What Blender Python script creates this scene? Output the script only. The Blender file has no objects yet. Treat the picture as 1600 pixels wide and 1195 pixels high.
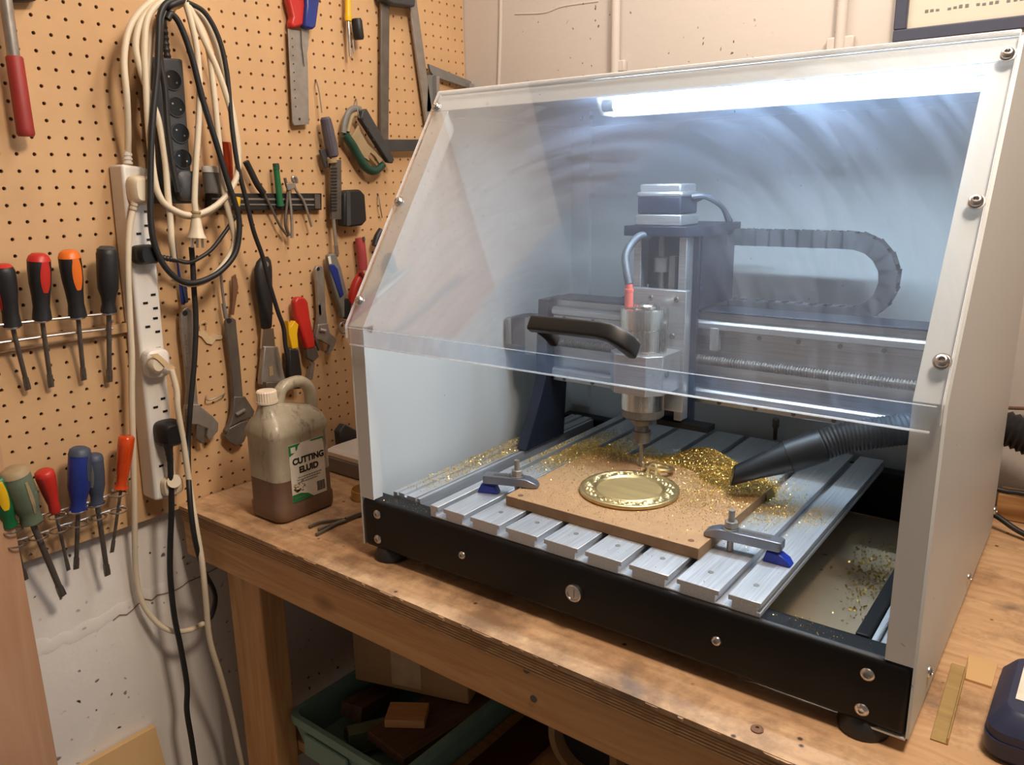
import bpy, math, random
import numpy as np
from mathutils import Vector, Matrix
S = bpy.context.scene
COL = S.collection
PI = math.pi
rnd = random.Random(7)

# ------------------------------------------------------------------ camera, world, lights, exposure
FPX = 1253.2
RC = np.array([[0.7902, -0.5979, -0.1356], [0.6126, 0.7640, 0.2014], [-0.0168, -0.2422, 0.9701]])
_u, _, _v = np.linalg.svd(RC); RC = _u @ _v
CP = np.array([1.3742, -0.5924, 1.4824])
cam = bpy.data.objects.new('camera', bpy.data.cameras.new('camera')); COL.objects.link(cam)
cam.data.sensor_width = 36.0; cam.data.lens = FPX / 1600 * 36; cam.data.clip_start = 0.02
cam.matrix_world = Matrix(((RC[0, 0], RC[0, 2], -RC[0, 1], CP[0]), (RC[1, 0], RC[1, 2], -RC[1, 1], CP[1]),
                           (RC[2, 0], RC[2, 2], -RC[2, 1], CP[2]), (0, 0, 0, 1)))
S.camera = cam
S.view_settings.view_transform = 'Standard'; S.view_settings.look = 'None'
S.view_settings.gamma = 1; S.view_settings.use_curve_mapping = False
S.view_settings.exposure = 0.0
wd = bpy.data.worlds.new('world'); S.world = wd; wd.use_nodes = True
wd.node_tree.nodes['Background'].inputs[0].default_value = (1.0, 0.87, 0.76, 1)
wd.node_tree.nodes['Background'].inputs[1].default_value = 0.15

def area(name, loc, target, sx, sy, energy, color):
    l = bpy.data.lights.new(name, 'AREA'); l.shape = 'RECTANGLE'; l.size = sx; l.size_y = sy
    l.energy = energy; l.color = color
    o = bpy.data.objects.new(name, l); COL.objects.link(o); o.location = loc
    o.rotation_euler = (Vector(target) - Vector(loc)).to_track_quat('-Z', 'Y').to_euler()
    return o
l_ = area('ceiling_strip_lamp', (0.95, 0.47, 2.44), (0.95, 0.47, 0.9), 1.2, 0.12, 11.2, (1.0, 0.92, 0.84)); l_.rotation_euler = (0, 0, 0)
area('ceiling_room_lamp', (1.50, 0.06, 2.44), (0.6, 0.0, 0.9), 0.28, 0.28, 24, (1.0, 0.84, 0.68))

# ------------------------------------------------------------------ pixel / plane helpers
def ray(px, py): return RC @ np.array([(px - 800) / FPX, 1.0, -(py - 597.5) / FPX])
def on(px, py, ax, val):
    d = ray(px, py); return CP + d * (val - CP[ax]) / d[ax]
def W(px, py, w=0.02): return on(px, py, 0, w)        # a point w metres out from the pegboard
def Bn(px, py, h=0.0): return on(px, py, 2, 0.9 + h)  # a point on the bench top
def Wk(px, py, o=0.0): return on(px, py, 1, 1.0 - o)  # a point on the back wall

# ------------------------------------------------------------------ materials
def lin(c): return tuple((v / 255 / 12.92 if v / 255 <= 0.04045 else ((v / 255 + 0.055) / 1.055) ** 2.4) for v in c)
def newmat(name):
    m = bpy.data.materials.new(name); m.use_nodes = True
    nt = m.node_tree; return m, nt, nt.nodes['Principled BSDF']
def N(nt, typ, **kw):
    n = nt.nodes.new(typ)
    for k, v in kw.items(): setattr(n, k, v)
    return n
def coords(nt, scale=(1, 1, 1), rot=(0, 0, 0)):
    tc = N(nt, 'ShaderNodeTexCoord'); mp = N(nt, 'ShaderNodeMapping')
    mp.inputs['Scale'].default_value = scale; mp.inputs['Rotation'].default_value = rot
    nt.links.new(tc.outputs['Object'], mp.inputs['Vector']); return mp.outputs['Vector']
def noise(nt, vec, scale, detail=4, rough=0.55, dist=0.0):
    n = N(nt, 'ShaderNodeTexNoise'); n.inputs['Scale'].default_value = scale; n.inputs['Detail'].default_value = detail
    n.inputs['Roughness'].default_value = rough; n.inputs['Distortion'].default_value = dist
    nt.links.new(vec, n.inputs['Vector']); return n.outputs['Fac']
def ramp(nt, fac, stops):
    r = N(nt, 'ShaderNodeValToRGB'); e = r.color_ramp.elements
    while len(e) < len(stops): e.new(0.5)
    for el, (p, c) in zip(e, stops):
        el.position = p; el.color = (*c, 1) if len(c) == 3 else c
    nt.links.new(fac, r.inputs['Fac']); return r.outputs['Color']
def bump(nt, b, h, strength, dist=0.002):
    n = N(nt, 'ShaderNodeBump'); n.inputs['Strength'].default_value = strength; n.inputs['Distance'].default_value = dist
    nt.links.new(h, n.inputs['Height']); nt.links.new(n.outputs['Normal'], b.inputs['Normal'])
def mixc(nt, fac, a, b, mode='MIX'):
    n = N(nt, 'ShaderNodeMix', data_type='RGBA', blend_type=mode)
    for s, v in ((0, fac), (6, a), (7, b)):
        if isinstance(v, (int, float)): n.inputs[s].default_value = v
        elif isinstance(v, tuple): n.inputs[s].default_value = (*v, 1)
        else: nt.links.new(v, n.inputs[s])
    return n.outputs[2]
def math_(nt, op, a, b=None):
    n = N(nt, 'ShaderNodeMath', operation=op)
    for i, v in enumerate((a, b)):
        if v is None: continue
        if isinstance(v, (int, float)): n.inputs[i].default_value = v
        else: nt.links.new(v, n.inputs[i])
    return n.outputs[0]
def plain(name, rgb, rough=0.5, metal=0.0, var=0.12, scale=30, stretch=(1, 1, 1), bmp=0.0, spec=None, coat=0.0):
    """plain surface with a little grime variation"""
    m, nt, b = newmat(name); v = coords(nt, stretch); f = noise(nt, v, scale)
    c = lin(rgb); lo = tuple(x * (1 - var) for x in c); hi = tuple(min(1, x * (1 + var)) for x in c)
    nt.links.new(ramp(nt, f, [(0.3, lo), (0.7, hi)]), b.inputs['Base Color'])
    b.inputs['Roughness'].default_value = rough; b.inputs['Metallic'].default_value = metal
    if spec is not None: b.inputs['Specular IOR Level'].default_value = spec
    if coat: b.inputs['Coat Weight'].default_value = coat
    if bmp: bump(nt, b, f, bmp)
    return m
def brushed(name, rgb, rough=0.35, stretch=(1, 60, 60), scale=12, metal=1.0):
    m, nt, b = newmat(name); v = coords(nt, stretch); f = noise(nt, v, scale, 3)
    c = lin(rgb)
    nt.links.new(ramp(nt, f, [(0.25, tuple(x * .8 for x in c)), (0.75, tuple(min(1, x * 1.15) for x in c))]), b.inputs['Base Color'])
    b.inputs['Metallic'].default_value = metal
    r = math_(nt, 'ADD', math_(nt, 'MULTIPLY', f, 0.2), rough - 0.1); nt.links.new(r, b.inputs['Roughness'])
    return m
def wood(name, c1, c2, axis=0, scale=1.0, rough=0.6, knots=True, dirt=0.0, stain=(60, 45, 35)):
    m, nt, b = newmat(name)
    st = [14, 14, 14]; st[axis] = 1.0
    v = coords(nt, tuple(s * scale for s in st)); f = noise(nt, v, 3.2, 6, 0.6, 1.6)
    col = ramp(nt, f, [(0.32, lin(c1)), (0.5, tuple((p + q) / 2 for p, q in zip(lin(c1), lin(c2)))), (0.68, lin(c2))])
    if knots:
        ks = [9, 9, 9]; ks[axis] = 4.5
        kv = coords(nt, tuple(ks)); vo = N(nt, 'ShaderNodeTexVoronoi'); vo.inputs['Scale'].default_value = 1.0
        nt.links.new(kv, vo.inputs['Vector'])
        kf = ramp(nt, vo.outputs['Distance'], [(0.07, (1, 1, 1)), (0.20, (0, 0, 0))])
        col = mixc(nt, kf, col, lin((95, 55, 28)))
    if dirt:
        dv = coords(nt, (1, 1, 1)); df = noise(nt, dv, 7, 6, 0.65)
        dk = ramp(nt, df, [(0.52, (0, 0, 0)), (0.72, (dirt, dirt, dirt))])
        col = mixc(nt, dk, col, lin(stain))
    nt.links.new(col, b.inputs['Base Color']); b.inputs['Roughness'].default_value = rough
    bump(nt, b, f, 0.15)
    return m
def speckle(name, rgb, spot, rough=0.7, thr=0.12, scale=22, patches=0.25, bmp=0.25):
    """painted masonry: chips, scuffs and a soft unevenness"""
    m, nt, b = newmat(name); v = coords(nt)
    big = noise(nt, v, 2.5, 5); c = lin(rgb)
    col = ramp(nt, big, [(0.3, tuple(x * (1 - patches) for x in c)), (0.7, c)])
    vo = N(nt, 'ShaderNodeTexVoronoi'); vo.inputs['Scale'].default_value = scale; vo.inputs['Randomness'].default_value = 1
    nz = N(nt, 'ShaderNodeTexNoise'); nz.inputs['Scale'].default_value = 35
    nt.links.new(v, nz.inputs['Vector'])
    wv = N(nt, 'ShaderNodeVectorMath', operation='MULTIPLY_ADD'); nt.links.new(nz.outputs['Color'], wv.inputs[0])
    wv.inputs[1].default_value = (.03, .03, .03); nt.links.new(v, wv.inputs[2]); nt.links.new(wv.outputs[0], vo.inputs['Vector'])
    sel = noise(nt, v, 4.0, 3)
    sp = ramp(nt, vo.outputs['Distance'], [(thr * .6, (1, 1, 1)), (thr, (0, 0, 0))])
    se = ramp(nt, sel, [(0.46, (0, 0, 0)), (0.56, (1, 1, 1))])
    k = mixc(nt, 1.0, sp, se, 'MULTIPLY')
    col = mixc(nt, k, col, lin(spot))
    nt.links.new(col, b.inputs['Base Color']); b.inputs['Roughness'].default_value = rough
    bump(nt, b, noise(nt, v, 40, 5), bmp, 0.003)
    return m
def plyedge(name):
    m, nt, b = newmat(name); tc = N(nt, 'ShaderNodeTexCoord'); sx = N(nt, 'ShaderNodeSeparateXYZ')
    nt.links.new(tc.outputs['Object'], sx.inputs[0])
    w = math_(nt, 'SINE', math_(nt, 'ADD', math_(nt, 'MULTIPLY', sx.outputs['Z'], 1500.0), noise(nt, coords(nt, (4, 4, 40)), 3, 3)))
    f = math_(nt, 'ADD', math_(nt, 'MULTIPLY', w, 0.25), noise(nt, coords(nt, (8, 8, 80)), 4, 5))
    nt.links.new(ramp(nt, f, [(0.2, lin((128, 94, 62))), (0.5, lin((158, 120, 82))), (0.8, lin((192, 154, 110)))]), b.inputs['Base Color'])
    b.inputs['Roughness'].default_value = 0.8; bump(nt, b, f, 0.6)
    return m
def benchmat():
    m, nt, b = newmat('worn_plywood'); v = coords(nt, (1.6, 9, 9)); f = noise(nt, v, 4, 6, 0.6, 1.2)
    col = ramp(nt, f, [(0.3, lin((178, 136, 98))), (0.5, lin((198, 158, 118))), (0.72, lin((214, 178, 138)))])
    g = noise(nt, coords(nt), 6, 7, 0.7)
    col = mixc(nt, ramp(nt, g, [(0.47, (0, 0, 0)), (0.64, (.85, .85, .85))]), col, lin((118, 88, 62)))
    vo = N(nt, 'ShaderNodeTexVoronoi'); vo.inputs['Scale'].default_value = 26; nt.links.new(coords(nt, (1, 1, 0.01)), vo.inputs['Vector'])
    col = mixc(nt, ramp(nt, vo.outputs['Distance'], [(0.05, (1, 1, 1)), (0.1, (0, 0, 0))]), col, lin((72, 50, 36)))
    ink = noise(nt, coords(nt, (1, 1, .01)), 9, 3, .5)
    col = mixc(nt, ramp(nt, ink, [(0.62, (0, 0, 0)), (0.72, (.75, .75, .75))]), col, lin((66, 62, 62)))
    nt.links.new(col, b.inputs['Base Color']); b.inputs['Roughness'].default_value = 0.62
    bump(nt, b, g, 0.25); return m
def panemat():
    """clear acrylic with wiped arcs of dust on it"""
    m, nt, b = newmat('hazy_acrylic'); out = nt.nodes['Material Output']; nt.nodes.remove(b)
    tc = N(nt, 'ShaderNodeTexCoord'); sx = N(nt, 'ShaderNodeSeparateXYZ'); nt.links.new(tc.outputs['Object'], sx.inputs[0])
    dx = math_(nt, 'SUBTRACT', sx.outputs['X'], 0.36); dz = math_(nt, 'SUBTRACT', sx.outputs['Z'], 0.30)
    rr = math_(nt, 'SQRT', math_(nt, 'ADD', math_(nt, 'MULTIPLY', dx, dx), math_(nt, 'MULTIPLY', dz, dz)))
    an = math_(nt, 'ARCTAN2', dz, dx)
    cb = N(nt, 'ShaderNodeCombineXYZ'); nt.links.new(math_(nt, 'MULTIPLY', rr, 34.0), cb.inputs[0]); nt.links.new(math_(nt, 'MULTIPLY', an, 1.6), cb.inputs[1])
    arcs = noise(nt, cb.outputs[0], 1.3, 6, 0.62, 0.4)
    big = noise(nt, tc.outputs['Object'], 3.0, 3)
    k = math_(nt, 'MULTIPLY', ramp(nt, arcs, [(0.40, (0, 0, 0)), (0.75, (1, 1, 1))]), ramp(nt, big, [(0.35, (.15, .15, .15)), (0.65, (1, 1, 1))]))
    hz = math_(nt, 'ADD', math_(nt, 'MULTIPLY', k, 0.17), 0.05)
    tr = N(nt, 'ShaderNodeBsdfTransparent'); tr.inputs[0].default_value = (.975, .985, .99, 1)
    gl = N(nt, 'ShaderNodeBsdfGlossy'); gl.inputs['Roughness'].default_value = 0.04
    fr = N(nt, 'ShaderNodeFresnel'); fr.inputs[0].default_value = 1.45
    m1 = N(nt, 'ShaderNodeMixShader'); nt.links.new(math_(nt, 'MULTIPLY', fr.outputs[0], 0.32), m1.inputs[0])
    nt.links.new(tr.outputs[0], m1.inputs[1]); nt.links.new(gl.outputs[0], m1.inputs[2])
    df = N(nt, 'ShaderNodeBsdfDiffuse'); df.inputs[0].default_value = (.8, .8, .8, 1)
    tl = N(nt, 'ShaderNodeBsdfTranslucent'); tl.inputs[0].default_value = (.48, .68, 1.0, 1)  # blue of the scattered tube light put into the haze colour
    m2 = N(nt, 'ShaderNodeMixShader'); m2.inputs[0].default_value = 0.6
    nt.links.new(df.outputs[0], m2.inputs[1]); nt.links.new(tl.outputs[0], m2.inputs[2])
    m3 = N(nt, 'ShaderNodeMixShader'); nt.links.new(hz, m3.inputs[0]); nt.links.new(m1.outputs[0], m3.inputs[1]); nt.links.new(m2.outputs[0], m3.inputs[2])
    nt.links.new(m3.outputs[0], out.inputs['Surface']); return m
def jugmat():
    m, nt, b = newmat('stained_translucent_plastic'); out = nt.nodes['Material Output']; v = coords(nt)
    f = noise(nt, v, 22, 6, 0.7); st = noise(nt, coords(nt, (30, 30, 9)), 1.6, 6, .7)
    col = mixc(nt, ramp(nt, st, [(0.53, (0, 0, 0)), (0.70, (.8, .8, .8))]), ramp(nt, f, [(0.3, lin((182, 170, 146))), (0.7, lin((208, 198, 176)))]), lin((88, 62, 44)))
    nt.links.new(col, b.inputs['Base Color']); b.inputs['Roughness'].default_value = 0.3
    tl = N(nt, 'ShaderNodeBsdfTranslucent'); nt.links.new(col, tl.inputs[0])
    mx = N(nt, 'ShaderNodeMixShader'); mx.inputs[0].default_value = 0.75
    nt.links.new(tl.outputs[0], mx.inputs[1]); nt.links.new(b.outputs[0], mx.inputs[2]); nt.links.new(mx.outputs[0], out.inputs['Surface'])
    return m
def emit(name, rgb, s):
    m, nt, b = newmat(name); b.inputs['Base Color'].default_value = (.9, .9, .9, 1)
    b.inputs['Emission Color'].default_value = (*rgb, 1); b.inputs['Emission Strength'].default_value = s; return m

M = {}
M['peg'] = plain('tan_hardboard', (204, 164, 120), 0.72, var=.06, scale=9, bmp=.05)
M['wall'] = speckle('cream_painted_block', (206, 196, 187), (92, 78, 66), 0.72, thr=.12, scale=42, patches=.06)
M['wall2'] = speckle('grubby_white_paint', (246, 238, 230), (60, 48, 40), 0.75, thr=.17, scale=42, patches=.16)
M['floor'] = speckle('grey_concrete', (120, 112, 104), (70, 64, 58), .85)
M['bench'] = benchmat(); M['ply'] = plyedge('ply_edge')
M['pine'] = wood('pine_timber', (192, 138, 86), (216, 168, 114), 0, 1.0)
M['pinez'] = wood('pine_post', (192, 138, 86), (216, 168, 114), 2, 1.0)
M['oak'] = wood('reddish_plywood', (184, 138, 104), (200, 154, 120), 2, .5, knots=False)
M['darkwood'] = wood('dark_offcut', (74, 54, 40), (108, 82, 60), 0, 1, knots=False)
M['mdf'] = plain('mdf', (170, 130, 90), .75, var=.08, scale=60)
M['mdfedge'] = plain('mdf_edge', (136, 104, 72), .8, var=.1, scale=80)
M['card'] = plain('cardboard', (176, 140, 98), .8, var=.08, scale=8)
M['tancard'] = plain('tan_card', (206, 168, 118), .6, var=.04, scale=8)
M['white'] = plain('white_plastic', (226, 220, 212), .4, var=.04, scale=14)
M['cream'] = plain('cream_cable', (222, 206, 180), .45, var=.06, scale=14)
M['black'] = plain('black_rubber', (34, 33, 34), .5, var=.2, scale=40)
M['blackgloss'] = plain('black_plastic', (18, 18, 20), .45, var=.2, scale=30)
M['frame'] = plain('black_powder_coat', (13, 12, 13), .45, var=.2, scale=120, bmp=.04, spec=.3)
M['navy'] = plain('dark_anodised_steel', (40, 44, 58), .4, metal=.35, var=.2, scale=24)
M['grey'] = plain('mid_grey_plastic', (120, 118, 114), .5, var=.08)
M['dkgrey'] = plain('dark_grey_plastic', (62, 62, 64), .5, var=.15)
M['enc'] = speckle('white_powder_coat', (206, 207, 205), (84, 84, 84), .42, thr=.045, scale=24, patches=.02, bmp=0.0)
M['alu'] = brushed('milled_aluminium', (212, 214, 218), .42, (60, 1.5, 60), 8, .62)
M['alux'] = brushed('brushed_aluminium', (176, 173, 172), .36, (1.5, 60, 60), 8, .7)
M['spin'] = brushed('turned_steel', (205, 196, 184), .26, (60, 60, 2), 6)
M['steel'] = brushed('worn_steel', (158, 151, 144), .42, (20, 3, 3), 14, .55)
M['dksteel'] = brushed('dark_steel', (112, 104, 97), .42, (20, 3, 3), 14, .5)
M['chrome'] = plain('chrome', (208, 205, 202), .28, metal=1, var=.05)
M['brass'] = plain('brass', (210, 184, 132), .44, metal=1, var=.1, scale=60)
M['brassflat'] = brushed('brushed_brass', (198, 168, 114), .5, (1, 9, 1), 7, .6)
M['chipbed'] = plain('shaded_brass_swarf', (112, 86, 36), .7, metal=.2, var=.8, scale=700, bmp=1.0)  # dark olive: shadow between the flakes put into the colour
M['chip'] = plain('brass_flakes', (232, 196, 112), .34, metal=.9, var=.3, scale=400)
M['red'] = plain('red_plastic', (190, 44, 36), .4, var=.1)
M['darkred'] = plain('dull_red_rubber', (150, 44, 40), .55, var=.12)
M['orange'] = plain('orange_plastic', (226, 112, 36), .4, var=.08)
M['amber'] = plain('amber_acetate', (200, 68, 20), .18, var=.15, coat=.4)
M['yellow'] = plain('yellow_plastic', (232, 182, 28), .4, var=.06)
M['green'] = plain('green_plastic', (30, 104, 62), .35, var=.12)
M['dkgreen'] = plain('dark_green_grip', (34, 68, 54), .45, var=.15)
M['sage'] = plain('grey_green_grip', (100, 112, 92), .5, var=.15)
M['tan'] = plain('dusty_tan_cap', (160, 138, 104), .6, var=.12)
M['blue'] = plain('blue_plastic', (36, 52, 128), .35, var=.12)
M['slate'] = plain('slate_blue_grip', (66, 74, 92), .5, var=.15)
M['clampgrey'] = plain('grey_cast_clamp', (138, 140, 148), .38, metal=.75, var=.12)
M['blueblock'] = plain('blue_clamp_block', (30, 50, 150), .28, var=.15)
M['casenavy'] = plain('navy_case', (44, 50, 78), .42, var=.1)
M['paper'] = plain('white_label', (228, 222, 208), .6, var=.08, scale=40)
M['ink'] = plain('black_ink', (28, 26, 24), .6, var=.05)
M['grn'] = plain('green_ink', (36, 128, 70), .6, var=.08)
M['stain'] = plain('brown_stain', (150, 116, 74), .7, var=.3, scale=80)
M['fluid'] = plain('brown_cutting_oil', (112, 86, 70), .36, var=.10, scale=25)
M['teal'] = plain('pale_teal_plastic', (120, 156, 144), .5, var=.08)
M['board'] = plain('cream_board', (214, 204, 186), .35, var=.02)
M['bframe'] = plain('dark_slate_frame', (74, 76, 92), .4, var=.06)
M['tray'] = speckle('dusty_tray_paint', (184, 160, 128), (70, 52, 40), .55, thr=.2, scale=40, patches=.3, bmp=.05)
M['pane'] = panemat(); M['jug'] = jugmat()
M['edge'] = plain('acrylic_edge_glow', (240, 240, 240), .3, var=.01)  # white stands in for light piped out at the pane's edges
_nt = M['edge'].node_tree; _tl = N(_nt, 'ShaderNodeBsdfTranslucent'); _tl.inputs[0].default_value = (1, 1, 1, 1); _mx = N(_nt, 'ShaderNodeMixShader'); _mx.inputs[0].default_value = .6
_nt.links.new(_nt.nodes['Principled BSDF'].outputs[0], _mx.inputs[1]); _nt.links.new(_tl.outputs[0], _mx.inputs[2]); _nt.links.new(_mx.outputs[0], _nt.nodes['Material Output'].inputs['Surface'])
M['tube'] = emit('lit_tube', (.60, .80, 1.0), 122)
M['clampgrip'] = plain('purple_grey_grip', (86, 82, 92), .5, var=.2)
M['pinkred'] = plain('faded_red_rubber', (178, 72, 78), .5, var=.1)
M['leather'] = plain('brown_leather', (112, 76, 54), .7, var=.2)
M['maroon'] = plain('maroon_paint', (74, 26, 24), .6, var=.12)
M['tape'] = plain('old_masking_tape', (206, 178, 140), .75, var=.12)
M['greycap'] = plain('ivory_cap', (228, 212, 190), .5, var=.1, scale=50)
M['recess'] = plain('socket_black', (12, 12, 13), .35, var=.1)
M['pink'] = plain('salmon_heat_shrink', (206, 96, 84), .45, var=.1)
M['cabgrey'] = plain('grey_cable', (74, 76, 82), .45, var=.08)

# ------------------------------------------------------------------ mesh builder
class MB:
    def __init__(s): s.v = []; s.f = []
    def add(s, vs, fs):
        o = len(s.v); s.v += [tuple(map(float, p)) for p in vs]; s.f += [tuple(i + o for i in f) for f in fs]; return s
    def box(s, x0, x1, y0, y1, z0, z1):
        return s.add([(x0, y0, z0), (x1, y0, z0), (x1, y1, z0), (x0, y1, z0), (x0, y0, z1), (x1, y0, z1), (x1, y1, z1), (x0, y1, z1)],
                     [(3, 2, 1, 0), (4, 5, 6, 7), (0, 1, 5, 4), (1, 2, 6, 5), (2, 3, 7, 6), (3, 0, 4, 7)])
    def prism(s, pts, vec):
        pts = [np.array(p, float) for p in pts]; vec = np.array(vec, float); n = len(pts)
        nn = np.zeros(3)
        for i in range(n): nn += np.cross(pts[i], pts[(i + 1) % n])
        if nn @ vec > 0: pts = pts[::-1]
        return s.add(pts + [p + vec for p in pts], [tuple(range(n)), tuple(range(2 * n - 1, n - 1, -1))] +
                     [(i, i + n, (i + 1) % n + n, (i + 1) % n) for i in range(n)])
    def lathe(s, p0, p1, prof, n=20, flat=1.0, side=None):
        """profile [(t, r)] spun round the axis p0-p1; flat squashes one cross axis"""
        p0 = np.array(p0, float); p1 = np.array(p1, float); d = p1 - p0; L = np.linalg.norm(d); d = d / L
        a = np.array(side, float) if side is not None else (np.array([0, 0, 1.]) if abs(d[2]) < .9 else np.array([1., 0, 0]))
        a = a - d * (a @ d); a /= np.linalg.norm(a); b = np.cross(d, a)
        vs = []; 
        for t, r in prof:
            for k in range(n):
                th = 2 * PI * k / n; vs.append(p0 + d * (t * L) + a * r * math.cos(th) + b * r * flat * math.sin(th))
        fs = []; m = len(prof)
        for i in range(m - 1):
            for k in range(n): fs.append((i * n + k, i * n + (k + 1) % n, (i + 1) * n + (k + 1) % n, (i + 1) * n + k))
        fs.append(tuple(range(n - 1, -1, -1))); fs.append(tuple(range((m - 1) * n, m * n)))
        return s.add(vs, fs)
    def cyl(s, p0, p1, r, n=20, r1=None): return s.lathe(p0, p1, [(0, r), (1, r if r1 is None else r1)], n)
    def loft(s, secs, closed=False):
        """rings of equal count joined up and capped"""
        n = len(secs[0]); vs = [p for r in secs for p in r]; fs = []; m = len(secs)
        for i in range(m if closed else m - 1):
            j = (i + 1) % m
            for k in range(n): fs.append((i * n + k, i * n + (k + 1) % n, j * n + (k + 1) % n, j * n + k))
        if not closed: fs += [tuple(range(n - 1, -1, -1)), tuple(range((m - 1) * n, m * n))]
        return s.add(vs, fs)
    def tube(s, pts, r, n=10, res=8, closed=False, flat=1.0, rib=None):
        P = smooth(pts, res, closed); m = len(P)
        if rib:
            P = resample(P, rib[0]); m = len(P)
        T = [np.array(P[(i + 1) % m]) - np.array(P[(i - 1) % m]) if closed else np.array(P[min(i + 1, m - 1)]) - np.array(P[max(i - 1, 0)]) for i in range(m)]
        T = [t / (np.linalg.norm(t) + 1e-12) for t in T]
        a = np.array([0, 0, 1.]) if abs(T[0][2]) < .8 else np.array([0, 1., 0])
        secs = []
        for i in range(m):
            a = a - T[i] * (a @ T[i]); a /= np.linalg.norm(a); b = np.cross(T[i], a)
            rr = r(i / (m - 1)) if callable(r) else r
            if rib: rr = rr * (1.0 if i % 2 else rib[1])
            secs.append([np.array(P[i]) + a * rr * math.cos(2 * PI * k / n) + b * rr * flat * math.sin(2 * PI * k / n) for k in range(n)])
        return s.loft(secs, closed)
    def sphere(s, c, r, n=14, sc=(1, 1, 1)):
        c = np.array(c, float); secs = []
        for i in range(1, n // 2 + 1):
            ph = PI * i / (n // 2 + 1)
            secs.append([c + np.array([r * sc[0] * math.sin(ph) * math.cos(2 * PI * k / n), r * sc[1] * math.sin(ph) * math.sin(2 * PI * k / n), -r * sc[2] * math.cos(ph)]) for k in range(n)])
        return s.loft(secs)
def smooth(pts, res=8, closed=False):
    P = [np.array(p, float) for p in pts]; n = len(P)
    if n < 3 or res <= 1: return P
    out = []
    for i in range(n if closed else n - 1):
        p0 = P[(i - 1) % n] if closed or i else 2 * P[0] - P[1]
        p1 = P[i]; p2 = P[(i + 1) % n]; p3 = P[(i + 2) % n] if closed or i < n - 2 else 2 * P[-1] - P[-2]
        for k in range(res):
            t = k / res
            out.append(.5 * ((2 * p1) + (p2 - p0) * t + (2 * p0 - 5 * p1 + 4 * p2 - p3) * t * t + (3 * p1 - p0 - 3 * p2 + p3) * t ** 3))
    if not closed: out.append(P[-1])
    return out
def resample(P, step):
    P = np.array(P); d = np.r_[0, np.cumsum(np.linalg.norm(np.diff(P, axis=0), axis=1))]
    n = max(4, int(d[-1] / step)); q = np.linspace(0, d[-1], n)
    return [np.array([np.interp(x, d, P[:, j]) for j in range(3)]) for x in q]

def build(name, mb, mat, parent=None, off=(0, 0, 0), bev=0.0, ang=38, seg=2, stuff=False):
    me = bpy.data.meshes.new(name); o = np.array(off)
    v = np.array(mb.v, float) - o
    me.from_pydata(v.tolist(), [], mb.f); me.validate()
    ob = bpy.data.objects.new(name, me); COL.objects.link(ob)
    me.materials.append(M[mat] if isinstance(mat, str) else mat)
    if parent is not None: ob.parent = parent
    if bev:
        md = ob.modifiers.new('bevel', 'BEVEL'); md.width = bev; md.segments = seg; md.limit_method = 'ANGLE'; md.angle_limit = math.radians(35)
        md.use_clamp_overlap = True
    for p in me.polygons: p.use_smooth = True
    me.set_sharp_from_angle(angle=math.radians(ang))
    if stuff: ob['kind'] = 'stuff'
    return ob
def tag(o, label, cat, group=None, kind=None):
    if label: o['label'] = label
    if cat: o['category'] = cat
    if group: o['group'] = group
    if kind: o['kind'] = kind
    return o
class Thing:
    """an Empty at the base; parts are given in the same frame as the base point"""
    def __init__(s, name, base, label, cat, group=None, rot=0.0, local=False):
        s.e = bpy.data.objects.new(name, None); COL.objects.link(s.e); s.e.empty_display_size = .02
        s.e.location = Vector(tuple(map(float, base))); s.e.rotation_euler = (0, 0, rot); s.off = np.zeros(3) if local else np.array(base, float)
        tag(s.e, label, cat, group)
    def part(s, name, mb, mat, parent=None, bev=0.0, label=None, **kw):
        o = build(name, mb, mat, parent if parent is not None else s.e, s.off, bev, **kw)
        if label: o['label'] = label
        return o
def single(name, mb, mat, base, label, cat, group=None, bev=0.0, rot=0.0, local=False, **kw):
    o = build(name, mb, mat, None, (0, 0, 0) if local else base, bev, **kw); o.location = Vector(tuple(map(float, base))); o.rotation_euler = (0, 0, rot)
    return tag(o, label, cat, group)
def struct(name, mb, mat, bev=0.0):
    o = build(name, mb, mat, None, (0, 0, 0), bev); o['kind'] = 'structure'; return o
def PX(s, w=0.02): return [W(*map(float, q.split(',')), w) for q in s.split()]
def flat(s, w, t):
    return MB().prism(PX(s, w), (t, 0, 0))
def screw(mb, c, n, r=.0065, h=.004):
    """button head with a hex recess, standing on c along n"""
    c = np.array(c, float); n = np.array(n, float); n = n / np.linalg.norm(n)
    mb.lathe(c, c + n * h, [(0, r), (.35, r), (.8, r * .8), (1, r * .55), (1, r * .42), (.45, r * .38)], 16)

# ------------------------------------------------------------------ the room
struct('floor', MB().box(-.4, 3.4, -2.6, 1.4, -.05, 0), 'floor')
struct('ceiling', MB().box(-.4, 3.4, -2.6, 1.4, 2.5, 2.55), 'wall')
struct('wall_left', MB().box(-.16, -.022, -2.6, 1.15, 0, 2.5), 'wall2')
struct('wall_back', MB().box(-.022, 3.4, 1.0, 1.15, 0, 2.5), 'wall')
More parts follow.
